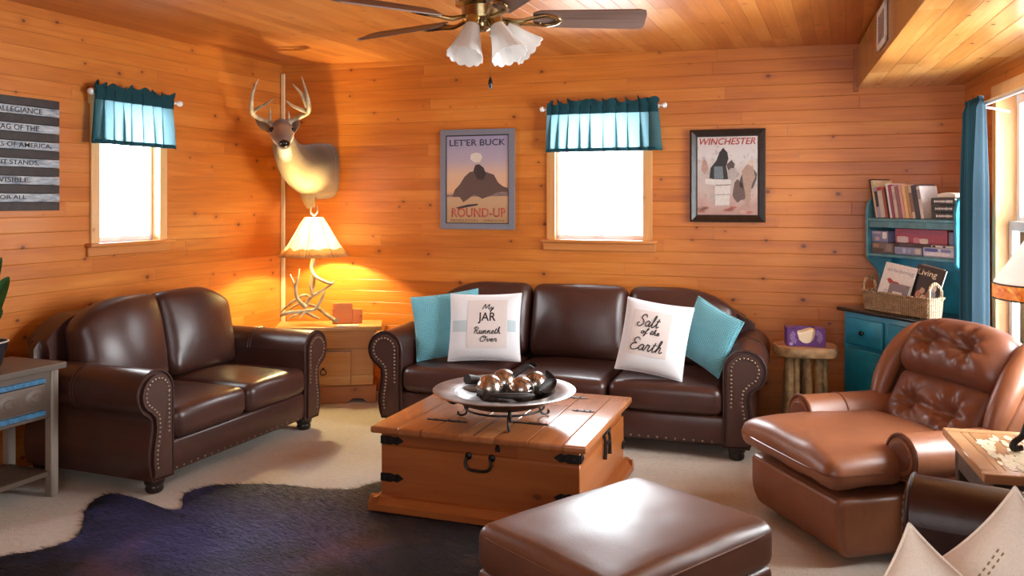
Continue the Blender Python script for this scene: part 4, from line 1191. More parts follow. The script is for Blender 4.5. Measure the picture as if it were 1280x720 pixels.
# ================================================================== tissue box
def tissue():
    M_pur=plain('purple_card',(0.115,0.035,0.17),0.4,var=0.15,vscale=30); M_purl=plain('lilac_print',(0.42,0.30,0.52),0.5); M_cream=plain('tissue_cream',(0.82,0.68,0.46),0.8)
    t=empty('tissue_box',Vector((stump_c.x-0.012,stump_c.y-0.02,ST_Z+0.0005)),math.radians(-10),label='purple tissue box with cream opening on the log stand',cat='tissue box')
    w,d,h=0.215,0.115,0.105
    bm=BM()
    U=[(-0.052,h),(-0.050,0.075),(-0.040,0.040),(-0.02,0.022),(0.0,0.018),(0.02,0.022),(0.040,0.040),(0.050,0.075),(0.052,h)]
    prism(bm,[(-w/2,0),(-w/2,h)]+U+[(w/2,h),(w/2,0)],-d/2,-d/2+0.002)
    box(bm,-w/2,w/2,d/2-0.002,d/2,0,h); box(bm,-w/2,-w/2+0.002,-d/2,d/2,0,h); box(bm,w/2-0.002,w/2,-d/2,d/2,0,h); box(bm,-w/2,w/2,-d/2,d/2,0,0.002)
    box(bm,-w/2,-0.052,-d/2,d/2,h-0.002,h); box(bm,0.052,w/2,-d/2,d/2,h-0.002,h)
    bx=mk('carton',bm,M_pur,t,smooth=False)
    bm=BM(); rbox(bm,0.16,d-0.012,h-0.022,0.01,(8,6,6),M=Matrix.Translation((0,0.002,h/2-0.006)),deform=lambda p: Vector((p.x,p.y,p.z+(0.010*math.sin(p.x*40) if p.z>0 else 0)))); mk('tissues',bm,M_cream,t)
    bm=BM()
    for s in (-1,1):
        for k in range(11):
            a=-0.9+k*0.24+ (0 if s>0 else PI)
            c=(s*0.050,0.055); r0,r1=0.014,0.042
            x0,z0,x1,z1=c[0]+r0*math.cos(a),c[1]+r0*math.sin(a),c[0]+r1*math.cos(a),c[1]+r1*math.sin(a)
            if abs(x1)>w/2-0.002 or abs(x1)<0.053: continue
            n=Vector((-(z1-z0),(x1-x0))).normalized()*0.0022
            prism(bm,[(x0+n.x*.3,z0+n.y*.3),(x1+n.x,z1+n.y),(x1-n.x,z1-n.y),(x0-n.x*.3,z0-n.y*.3)],-d/2-0.0006,-d/2)
        lathe(bm,[(0.010,0.0),(0.009,0.0006),(0.001,0.0008)],14,Matrix.Translation((-0.085,-d/2,0.014))@RX90) if s<0 else None
    mk('printed_petals',bm,M_purl,bx,smooth=False)
tissue()

# ================================================================== pillows
def pillowf(w,h,th,sag=0.03):
    def f(u,v,s):
        e=(max(0,1-abs(u)**2.6)*max(0,1-abs(v)**2.6))**0.55
        x=u*w/2*(1-sag*(1-v*v)*abs(u)**3*1.6); y=v*h/2*(1-sag*(1-u*u)*abs(v)**3*1.6)
        z=s*th/2*e
        z+=0.006*mnoise.noise(Vector((x*11,y*11,s*2+w)))*e
        return Vector((x,y,z))
    return f
def pillow(name,label,M,w,h,th,mat,group=None,n=22,seam=None,sag=0.03):
    t=empty(name,M=M,label=label,cat='pillow',group=group)
    f=pillowf(w,h,th,sag)
    bm=BM(); G={}
    us=[math.sin((i/n-0.5)*PI) for i in range(n+1)]
    for s in (-1,1):
        for i in range(n+1):
            for j in range(n+1):
                edge=i in(0,n) or j in (0,n)
                k=(i,j,0 if edge else s)
                if k not in G: G[k]=bm.verts.new(f(us[i],us[j],s))
        for i in range(n):
            for j in range(n):
                ks=[(a,b,0 if (a in (0,n) or b in (0,n)) else s) for a,b in ((i,j),(i+1,j),(i+1,j+1),(i,j+1))]
                try: bm.faces.new([G[k] for k in ks])
                except ValueError: pass
    mk('cushion',bm,mat,t,ang=100)
    bm=BM(); ed=[]
    for i in range(n): ed.append(f(us[i],-1,1))
    for i in range(n): ed.append(f(1,us[i],1))
    for i in range(n): ed.append(f(us[n-i],1,1))
    for i in range(n): ed.append(f(-1,us[n-i],1))
    tube(bm,ed,0.0035,6,closed=True); mk('piping',bm,seam or mat,t)
    return t,f
def onpillow(bm,f,w,h,off=0.0012):
    for v in bm.verts:
        p=f(max(-1,min(1,v.co.x/(w/2))),max(-1,min(1,v.co.y/(h/2))),1); v.co=Vector((p.x,p.y,p.z+off+v.co.z))
def facing(c,right,tilt=0.0,roll=0.0):
    """frame: x = right, y = up (leaning back), z = out of the front"""
    r=Vector(right).normalized(); up=Vector((0,0,1)); z=r.cross(up)   # towards the viewer
    R=axes((0,0,0),r,up,z)
    return Matrix.Translation(c)@R@Matrix.Rotation(-tilt,4,'X')@Matrix.Rotation(roll,4,'Z')

def wafflemat():
    m,nt,b=newmat('aqua_waffle_weave'); s=sep(nt,coord(nt))
    a=ma(nt,'SINE',ma(nt,'MULTIPLY',s[0],520)); c=ma(nt,'SINE',ma(nt,'MULTIPLY',s[1],520)); h=ma(nt,'MAXIMUM',a,c)
    t=ma(nt,'ADD',ma(nt,'MULTIPLY',h,0.25),ma(nt,'MULTIPLY',noi(nt,coord(nt),12,3),0.5))
    setc(nt,b,ramp(nt,t,[(0.1,(0.10,0.38,0.48)),(0.5,(0.19,0.56,0.66))])); b.inputs['Roughness'].default_value=0.9; b.inputs['Sheen Weight'].default_value=0.3
    bump(nt,b,h,0.6,0.004); return m
M_waffle=wafflemat()
M_cotton=fabric('white_cotton',(0.76,0.785,0.81),300,bmp=0.35,wrinkle=0.5)
M_linen=fabric('natural_linen_patch',(0.70,0.64,0.61),500,bmp=0.3,var=0.08)
M_stripe=fabric('pale_blue_stripe',(0.50,0.62,0.66),300); M_cream=fabric('cream_canvas',(0.86,0.77,0.65),260,bmp=0.4,wrinkle=0.8)
M_creamst=fabric('tan_stitching',(0.36,0.25,0.13),300)

def sofapt(px,py,ly):
    """point on the plane local y = ly of the sofa"""
    d=Vector(((px-640)/F,1,-(py-HOR)/F)); o=SO+SY*ly; c=Vector((0,0,EYE))
    return c+d*((o-c).dot(SY)/d.dot(SY))
def patch(parent,f,w,h,x0,x1,y0,y1,mat,name,off=0.0012,n=10):
    bm=BM(); g=[[bm.verts.new((x0+(x1-x0)*i/n,y0+(y1-y0)*j/n,0)) for j in range(n+1)] for i in range(n+1)]
    for i in range(n):
        for j in range(n): bm.faces.new((g[i][j],g[i+1][j],g[i+1][j+1],g[i][j+1]))
    onpillow(bm,f,w,h,off); return mk(name,bm,mat,parent)
def script_text(parent,f,w,h,items):
    for (s,cx,cy,tw,th,shear,bold,rot) in items:
        b=textbm(s,1.0,shear,res=4,bold=bold); fit(b,tw,th)
        bmesh.ops.triangulate(b,faces=b.faces[:])
        bmesh.ops.transform(b,matrix=Matrix.Translation((cx,cy,0))@Matrix.Rotation(rot,4,'Z'),verts=b.verts[:])
        onpillow(b,f,w,h,0.0030); mk('lettering',b,M_ink,parent,smooth=False)
def strokes(parent,f,w,h,paths,M2,r=0.0030):
    """hand-drawn script: pen paths in letter units, laid on the pillow"""
    bm=BM()
    for P in paths:
        pts=crom([(x,y,0) for x,y in P],6)
        q=[]
        for p in pts:
            p=M2@p; s=f(max(-1,min(1,p.x/(w/2))),max(-1,min(1,p.y/(h/2))),1); q.append((s.x,s.y,s.z+0.0022))
        tube(bm,q,r,6)
    return mk('lettering',bm,M_ink,parent)
# simple cursive alphabet: pen paths per letter, unit x-height = 1
CUR={
 'M':(2.3,[[(0,0),(.25,1.0),(.45,2.0),(.75,1.0),(.95,.35),(1.3,1.2),(1.65,2.0),(1.75,1.0),(1.85,.1),(2.1,.05),(2.3,.3)]]),
 'R':(1.7,[[(.35,0),(.45,1.0),(.6,1.9)],[(.0,1.4),(.3,1.95),(.9,2.0),(1.25,1.6),(.95,1.1),(.5,1.0),(.9,.8),(1.2,.1),(1.5,.0),(1.7,.3)]]),
 'O':(1.7,[[(.9,2.0),(.3,1.7),(.1,.8),(.4,.05),(1.0,.1),(1.35,.9),(1.2,1.7),(.8,2.0),(.6,1.7),(.9,1.45),(1.7,1.7)]]),
 'S':(1.5,[[(1.35,1.6),(1.1,2.05),(.6,1.9),(.5,1.4),(.95,1.0),(1.1,.5),(.7,0),(.15,.05),(.0,.45),(.35,.6)]]),
 'E':(1.5,[[(1.3,1.7),(1.0,2.05),(.5,1.9),(.45,1.4),(.9,1.1),(.35,.95),(.1,.45),(.4,0),(1.0,.05),(1.5,.4)]]),
 'a':(1.05,[[(.75,.85),(.4,1.0),(.05,.6),(.2,.05),(.55,.2),(.78,.9),(.72,.3),(.85,.02),(1.05,.25)]]),
 'e':(.85,[[(.0,.25),(.4,.5),(.6,.8),(.4,1.0),(.12,.65),(.2,.1),(.5,.0),(.85,.3)]]),
 'f':(.85,[[(.0,.25),(.35,.9),(.7,1.9),(.5,2.1),(.32,1.2),(.25,-.6),(.12,-.9),(.1,-.4),(.5,.1),(.85,.3)]]),
 'h':(1.1,[[(.0,.25),(.35,1.0),(.55,1.9),(.35,2.0),(.25,1.0),(.15,0.02)],[(.17,.3),(.45,.95),(.65,.9),(.65,.3),(.8,.02),(1.1,.3)]]),
 'l':(.75,[[(.0,.25),(.35,1.0),(.55,1.9),(.35,2.0),(.25,1.0),(.3,.1),(.5,.02),(.75,.3)]]),
 'n':(1.2,[[(.0,.4),(.2,.95),(.22,.02)],[(.24,.4),(.5,.95),(.72,.85),(.72,.2),(.88,.02),(1.2,.3)]]),
 'o':(1.0,[[(.5,1.0),(.1,.75),(.08,.2),(.4,.0),(.72,.3),(.68,.8),(.45,1.0),(.6,.75),(1.0,.8)]]),
 'r':(.9,[[(.0,.3),(.2,1.1),(.35,.95),(.6,.95),(.5,.3),(.65,.02),(.9,.3)]]),
 't':(.75,[[(.0,.25),(.35,1.0),(.42,1.6)],[(.42,1.6),(.3,.4),(.4,.02),(.75,.3)],[(.08,1.12),(.72,1.2)]]),
 'u':(1.15,[[(.0,.4),(.15,.95),(.15,.2),(.4,.0),(.7,.4),(.75,.95),(.72,.2),(.9,.02),(1.15,.3)]]),
 'v':(.95,[[(.0,.6),(.18,.95),(.3,.2),(.4,.02),(.65,.5),(.7,.95),(.95,.85)]]),
 'y':(1.0,[[(.0,.5),(.15,.95),(.2,.3),(.42,.15),(.7,.95),(.6,.0),(.4,-.85),(.15,-.7),(.4,-.2),(1.0,.3)]]),
 ' ':(.6,[])}
def cursive(s,cx,cy,width,height,slant=0.22):
    x=0; out=[]
    for ch in s:
        adv,ps=CUR[ch]
        for p in ps: out.append([(x+a+b*slant,b) for a,b in p])
        x+=adv
    xs=[a for p in out for a,b in p]; ys=[b for p in out for a,b in p]
    sx=width/(max(xs)-min(xs)); sy=height/(max(ys)-min(ys)); mx,my=(max(xs)+min(xs))/2,(max(ys)+min(ys))/2
    return [[((a-mx)*sx+cx,(b-my)*sy+cy) for a,b in p] for p in out]
from mathutils.bvhtree import BVHTree
def tree(root):
    vs,ps=[],[]
    bpy.context.view_layer.update()
    for o in [root]+list(root.children_recursive):
        if o.type!='MESH': continue
        b=len(vs); vs.extend(o.matrix_world@v.co for v in o.data.vertices); ps.extend(tuple(b+i for i in p.vertices) for p in o.data.polygons)
    return BVHTree.FromPolygons(vs,ps)
def settle(obj,against,d,step=0.006,most=40):
    """lift a thing out of what it rests on until the surfaces only touch"""
    trees=[tree(a) for a in against]; d=Vector(d).normalized()*step
    for k in range(most):
        t=tree(obj)
        if not any(t.overlap(q) for q in trees): break
        obj.location=obj.location+d
    return k
I4=Matrix.Identity(4)
# aqua pillow behind the first white one
c=sofapt(560,412,0.34); tp1,_=pillow('throw_pillow','aqua waffle weave pillow behind the white one at sofa left end',facing(c,SX+SY*0.25,0.22,math.radians(8)),0.44,0.41,0.10,M_waffle)
c=sofapt(607,416,0.215); w_,h_=0.46,0.42
t,f=pillow('throw_pillow','white pillow printed My Jar Runneth Over on the sofa',facing(c,SX+SY*0.10,0.26,math.radians(2)),w_,h_,0.15,M_cotton)
patch(t,f,w_,h_,-0.095,0.155,-0.135,0.165,M_linen,'sewn_patch',0.0016,16)
for (a,b) in ((-0.205,-0.10),(0.16,0.212)): patch(t,f,w_,h_,a,b,-0.035,0.035,M_stripe,'stripe')
strokes(t,f,w_,h_,cursive('My',0.035,0.112,0.072,0.048),I4,0.0026)
script_text(t,f,w_,h_,[('JAR',0.030,0.048,0.112,0.070,0.0,0.012,0.0)])
strokes(t,f,w_,h_,cursive('Runneth',0.035,-0.028,0.165,0.040),I4,0.0026)
strokes(t,f,w_,h_,cursive('Over',0.045,-0.078,0.105,0.034),I4,0.0026)
tp3=t
# right pair
c=sofapt(886,421,0.24); tp2,_=pillow('throw_pillow','aqua waffle weave pillow leaning on the right sofa arm',facing(c,SX-SY*0.6,0.22,math.radians(-20)),0.35,0.35,0.085,M_waffle)
c=sofapt(818,424,0.12); w_,h_=0.39,0.42
t,f=pillow('throw_pillow','white pillow printed Salt of the Earth on the sofa',facing(c,SX-SY*0.05,0.28,math.radians(-7)),w_,h_,0.15,M_cotton)
patch(t,f,w_,h_,-0.125,0.095,-0.115,0.145,M_linen,'sewn_patch',0.0016,16)
strokes(t,f,w_,h_,cursive('Salt',-0.030,0.085,0.130,0.070),I4,0.0032)
strokes(t,f,w_,h_,cursive('of the',-0.010,0.018,0.105,0.046),I4,0.0028)
strokes(t,f,w_,h_,cursive('Earth',-0.020,-0.052,0.185,0.070),I4,0.0032)
tp4=t
# cream pillows in the foreground
def stitch(t,f,w,h,line):
    bm=BM()
    (x0,y0),(x1,y1)=line; n=int(math.hypot(x1-x0,y1-y0)/0.014)
    for off in (-0.005,0.005):
        for k in range(n):
            a,b=k/n,(k+0.5)/n
            d=Vector((x1-x0,y1-y0)).normalized(); nn=Vector((-d.y,d.x))*off
            q=[]
            for tt in (a,(a+b)/2,b):
                x,y=x0+(x1-x0)*tt+nn.x,y0+(y1-y0)*tt+nn.y
                s=f(x/(w/2),y/(h/2),1); q.append((s.x,s.y,s.z+0.001))
            tube(bm,q,0.0016,5)
    mk('stitching',bm,M_creamst,t)
def tippillow(label,tip,rightdir,tilt,roll,w,h,th):
    M=facing((0,0,0),rightdir,tilt,roll); p=M@Vector((w/2,h/2,0)); M=Matrix.Translation(tip-p)@M
    t,f=pillow('throw_pillow',label,M,w,h,th,M_cream,sag=0.085)
    stitch(t,f,w,h,((-w*0.42,h*0.20),(w*0.20,h*0.34))); stitch(t,f,w,h,((-w*0.30,h*0.02),(w*0.34,h*0.16)))
    return t
fp1=tippillow('cream stitched pillow with its corner raised highest on the right couch',at(1269,609,1.62),(0.93,-0.36,0),0.12,math.radians(44),0.31,0.31,0.14)
fp2=tippillow('cream pillow lower in front on the right couch',at(1136,664,1.50),(0.96,-0.28,0),0.14,math.radians(56),0.32,0.32,0.15)


for o,a,d in ((tp1,[sofa],SX*0.3-SY*0.8+V(0,0,0.45)),(tp2,[sofa],-SX*0.3-SY*0.8+V(0,0,0.45)),(tp3,[sofa,tp1],-SY*0.35+V(0,0,0.9)),(tp4,[sofa,tp2],-SY*0.6+V(0,0,0.7)),(fp1,[fore],-AY+V(0,0,0.25)),(fp2,[fore,fp1],V(-0.1,-0.3,0.9))):
    l=o.location.copy(); k=settle(o,a,d,0.004,28)
    print('settle',o['label'],k)
# ================================================================== curtains
def drapemat(name,c,trans,rough=0.85):
    m=bpy.data.materials.new(name); m.use_nodes=True; nt=m.node_tree; b=nt.nodes['Principled BSDF']; out=nt.nodes['Material Output']
    co=coord(nt); n=noi(nt,co,300,2,0.7)
    col=ramp(nt,n,[(0.3,tuple(x*0.85 for x in c)),(0.7,tuple(min(1,x*1.15) for x in c))])
    nt.links.new(col,b.inputs['Base Color']); b.inputs['Roughness'].default_value=rough; b.inputs['Specular IOR Level'].default_value=0.15
    tr=nd(nt,'ShaderNodeBsdfTranslucent',{0:(*trans[0],1)})
    mx=nd(nt,'ShaderNodeMixShader',{0:trans[1],1:b.outputs[0],2:tr.outputs[0]}); nt.links.new(mx.outputs[0],out.inputs[0])
    return m
M_val=drapemat('teal_voile',(0.020,0.095,0.115),((0.30,0.52,0.60),0.24))
M_valh=drapemat('teal_header',(0.012,0.055,0.068),((0.03,0.08,0.10),0.15))
M_rod=plain('white_rod',(0.80,0.80,0.79),0.35)
M_drape=drapemat('teal_drape',(0.007,0.020,0.030),((0.10,0.28,0.34),0.022))

def valance(W,px0,px1,pz,zb,rx0,rx1,label,rlabel,seed):
    off=0.055
    x0,_,_=W.hit(px0,150,off); x1,_,_=W.hit(px1,150,off)
    _,zr,_=W.hit((px0+px1)/2,pz,off); _,z0,_=W.hit((px0+px1)/2,zb,off)
    a,_,_=W.hit(rx0,130,off); b,_,_=W.hit(rx1,130,off)
    M=W.M@Matrix.Translation((0,-off,0))
    r=empty('curtain_rod',M=M,label=rlabel,cat='curtain rod')
    bm=BM(); tube(bm,[(a,0,zr),(b,0,zr)],0.008,10); mk('pole',bm,M_rod,r)
    for e,s in ((a,-1),(b,1)):
        bm=BM(); lathe(bm,[(0.001,-0.006),(0.010,-0.006),(0.010,0.0),(0.017,0.008),(0.020,0.018),(0.017,0.030),(0.008,0.036),(0.001,0.037)],14,Matrix.Translation((e,0,zr))@Matrix.Rotation(s*PI/2,4,'Y')); mk('finial',bm,M_rod,r)
        bm=BM(); box(bm,e-s*0.03-0.006,e-s*0.03+0.006,0,off,zr-0.012,zr+0.004,0.002,1); mk('bracket',bm,M_rod,r)
    t=empty('valance',M=M,label=label,cat='valance')
    rnd=random.Random(seed); n=240
    ph=[rnd.uniform(0,6) for _ in range(4)]
    def fold(u,amp):
        x=u*(x1-x0)
        return amp*(0.55*math.sin(x*84+ph[0]+1.3*math.sin(x*9+ph[1]))+0.25*math.sin(x*150+ph[2]+math.sin(x*17))+0.25*math.sin(x*23+ph[3]))
    def sheet(zs,ampf,shrink,mat,nm,yoff=0.0,jag=None):
        bm=BM(); g=[]
        for i in range(n+1):
            u=i/n; col=[]
            for j,(z,am) in enumerate(zip(zs,ampf)):
                w=(x1-x0)*(1+shrink*(zs[0]-z)/(zs[0]-zs[-1]))
                x=(x0+x1)/2+(u-0.5)*w; zz=z
                x+=am*1.35*(math.cos(u*(x1-x0)*84+ph[0]+1.3*math.sin(u*(x1-x0)*9+ph[1]))+0.3*math.sin(u*(x1-x0)*31+ph[3]))
                if jag and j==0: zz=z+jag*(math.sin(u*61+ph[0])*0.5+math.sin(u*143+ph[1])*0.4+mnoise.noise(Vector((u*30,seed,0)))*0.7)
                col.append(bm.verts.new((x,-0.022+yoff+fold(u,am)*1.0,zz)))
            g.append(col)
        for i in range(n):
            for j in range(len(zs)-1): bm.faces.new((g[i][j],g[i+1][j],g[i+1][j+1],g[i][j+1]))
        return mk(nm,bm,mat,t,ang=120)
    zt=zr+0.045
    sheet([zt,zr+0.022,zr+0.008,zr-0.010,zr-0.022,zr-0.045],[0.022,0.016,0.006,0.006,0.010,0.012],0.0,M_valh,'ruffle_header',-0.006,jag=0.022)
    sheet([zr+0.010,zr-0.03,zr-0.10,zr-0.17,z0+0.03,z0],[0.004,0.010,0.014,0.018,0.021,0.022],0.045,M_val,'skirt')
    o=sheet([z0+0.022,z0+0.012,z0-0.002],[0.021,0.022,0.022],0.045,M_valh,'hem',-0.002)
    return t
valance(WL,112,214,121,182,117,222,'gathered teal valance over the left window','white curtain rod across the left window',1)
valance(WB,684,822,134,189,681,827,'gathered teal valance over the middle window in the back wall','white curtain rod across the middle back window',2)
# long drape at the right window, on its own rod
def drape():
    off=0.15
    M=WR.M@Matrix.Translation((0,-off,0))
    zr=1.905; a=0.84; b=2.75
    r=empty('curtain_rod',M=M,label='white curtain rod above the big right window',cat='curtain rod')
    bm=BM(); tube(bm,[(a-0.02,0,zr),(b,0,zr)],0.012,12); mk('pole',bm,M_rod,r)
    bm=BM(); tube(bm,[(a+0.03,0,zr),(a+0.02,off*0.5,zr-0.01),(a+0.02,off,zr-0.03)],0.006,8); mk('bracket',bm,M_rod,r)
    bm=BM(); tube(bm,[(b-0.05,0,zr),(b-0.05,off,zr-0.03)],0.006,8); mk('bracket',bm,M_rod,r)
    bm=BM(); sphere(bm,(a-0.035,0,zr),0.022,14,10); mk('finial',bm,M_iron,r)
    t=empty('window_curtain',M=M,label='long dark teal curtain hanging gathered beside the right window',cat='curtain')
    n=90; zs=[zr+0.03,zr+0.0,zr-0.03,1.5,1.0,0.5,0.02]; am=[0.012,0.012,0.022,0.034,0.036,0.038,0.040]
    L0,L1=a-0.01,a+0.27
    bm=BM(); g=[]
    for i in range(n+1):
        u=i/n; col=[]
        for z,A in zip(zs,am):
            x=L0+(L1-L0)*u
            y=-0.036-A*(math.sin(u*2*PI*5.2+0.4)+0.35*math.sin(u*2*PI*11+1))
            col.append(bm.verts.new((x,y,z)))
        g.append(col)
    for i in range(n):
        for j in range(len(zs)-1): bm.faces.new((g[i][j],g[i+1][j],g[i+1][j+1],g[i][j+1]))
    mk('cloth',bm,M_drape,t,ang=120)
    bm=BM()
    for k in range(5):
        x=L0+0.02+(L1-L0-0.04)*k/4
        tube(bm,[(x,0.014*math.cos(q),zr+0.014*math.sin(q)) for q in [2*PI*j/14 for j in range(14)]],0.0025,5,closed=True)
    mk('eyelet_ring',bm,M_rod,t) if False else bm.free()
drape()

# ================================================================== pictures and sign
M_gframe=plain('blue_grey_frame',(0.17,0.175,0.21),0.5,var=0.08,vscale=60)
M_kframe=plain('dark_walnut_frame',(0.022,0.013,0.009),0.3,var=0.4,vscale=30)
def picture(name,pxs,label,fw,fmat,depth,paint,bev=False):
    (ax,ay),(bx,by)=pxs
    x0,z1,_=WB.hit(ax,ay); x1,z0,_=WB.hit(bx,by)
    w,h=x1-x0,z1-z0
    t=empty(name,M=WB.M@Matrix.Translation(((x0+x1)/2,-0.003,(z0+z1)/2)),label=label,cat='picture')
    bm=BM()
    o=[(-w/2,-h/2),(w/2,-h/2),(w/2,h/2),(-w/2,h/2)]; i=[(-w/2+fw,-h/2+fw),(w/2-fw,-h/2+fw),(w/2-fw,h/2-fw),(-w/2+fw,h/2-fw)]
    prof=[(0,0),(0.0,-depth),(0.25,-depth*1.1),(0.8,-depth*0.62),(1.0,-depth*0.55),(1.0,0)] if bev else [(0,0),(0.0,-depth),(1.0,-depth),(1.0,0)]
    rows=[]
    for (f,y) in prof: rows.append([bm.verts.new((a[0]+(b[0]-a[0])*f,y,a[1]+(b[1]-a[1])*f)) for a,b in zip(o,i)])
    for r0,r1 in zip(rows[:-1],rows[1:]):
        for k in range(4): bm.faces.new((r0[k],r0[(k+1)%4],r1[(k+1)%4],r1[k]))
    mk('frame',bm,fmat,t,smooth=False)
    bm=BM(); box(bm,-w/2+fw*0.9,w/2-fw*0.9,-depth*0.5,-0.002,-h/2+fw*0.9,h/2-fw*0.9)
    y=-depth*0.5
    paint(t,bm,w-2*fw,h-2*fw,y)
    bm2=BM(); box(bm2,-w/2+fw*0.95,w/2-fw*0.95,y-0.0065,y-0.0055,-h/2+fw*0.95,h/2-fw*0.95)
    return t
def posterA(t,bm,w,h,y):
    m,nt,b=newmat('sunset_print'); s=sep(nt,coord(nt)); v=mrange(nt,s[2],-h/2,h/2)
    v=ma(nt,'ADD',v,ma(nt,'MULTIPLY',ma(nt,'SUBTRACT',noi(nt,coord(nt),9,3),0.5),0.06))
    setc(nt,b,ramp(nt,v,[(0.0,(0.40,0.23,0.11)),(0.28,(0.47,0.30,0.17)),(0.345,(0.50,0.30,0.18)),(0.36,(0.62,0.36,0.20)),(0.55,(0.58,0.38,0.26)),(0.72,(0.38,0.32,0.38)),(1.0,(0.27,0.25,0.38))])); b.inputs['Roughness'].default_value=0.35
    p=mk('print',bm,m,t,smooth=False)
    RB=bmat((0.10,0.055,0.045)); DK=bmat((0.035,0.022,0.022)); RD=bmat((0.40,0.10,0.06)); INK=plain('slate_ink',(0.03,0.035,0.06),0.6); BR=plain('brown_ink',(0.10,0.05,0.03),0.6)
    def sh(pts,mat,k): 
        bm=BM(); prism(bm,[((a-0.5)*w,(c-0.5)*h) for a,c in pts],y-0.0004-0.0002*k,y); mk('printed_shape',bm,mat,p,smooth=False)
    sh([(0,0.325),(0.30,0.34),(0.6,0.33),(0.75,0.36),(0.88,0.35),(1,0.37),(1,0.31),(0,0.30)],bmat((0.20,0.13,0.12)),0)
    # plain sandstone butte with a pale cloud above it
    sh([(0.10,0.30),(0.14,0.38),(0.22,0.44),(0.30,0.53),(0.38,0.58),(0.50,0.60),(0.64,0.58),(0.76,0.55),(0.83,0.46),(0.90,0.42),(0.98,0.40),(0.98,0.36),(0.80,0.35),(0.70,0.31),(0.58,0.28),(0.45,0.33),(0.36,0.28),(0.28,0.24),(0.22,0.30)],RB,1)
    sh([(0.44,0.60),(0.47,0.66),(0.53,0.67),(0.60,0.63),(0.64,0.56),(0.60,0.49),(0.50,0.50)],DK,2)
    sh([(0.40,0.78),(0.47,0.80),(0.55,0.79),(0.58,0.74),(0.54,0.69),(0.45,0.69),(0.39,0.73)],bmat((0.62,0.55,0.48)),1)
    sh([(0.16,0.18),(0.35,0.215),(0.52,0.225),(0.50,0.205),(0.34,0.185),(0.20,0.165)],DK,1)
    def tx(s,cx,cz,tw,th,mat,bold=0): lettering(p,s,w*tw,h*th,mat,Matrix.Translation(((cx-0.5)*w,y-0.0003,(cz-0.5)*h))@RX90,bold=bold)
    tx("LET'ER BUCK",0.5,0.915,0.88,0.075,INK,0.01); tx('ROUND-UP',0.52,0.125,0.86,0.105,RD,0.03)
    tx('PENDLETON    OREGON',0.5,0.035,0.84,0.026,BR)
    for (a,b2,c,d) in ((-w/2,-w/2+0.006,-h/2,h/2),(w/2-0.006,w/2,-h/2,h/2),(-w/2,w/2,-h/2,-h/2+0.006),(-w/2,w/2,h/2-0.008,h/2)):
        bm=BM(); box(bm,a,b2,y-0.003,y,c,d); mk('inner_border',bm,M_ink,t,smooth=False)
picture('poster',((552,163),(644,287)),'blue grey framed poster with a brown shape, lettered Round-Up','0',M_gframe,0.018,posterA) if False else picture('framed_poster',((552,163),(644,287)),'blue grey framed poster lettered Round-Up, left of the back window',0.040,M_gframe,0.020,posterA)
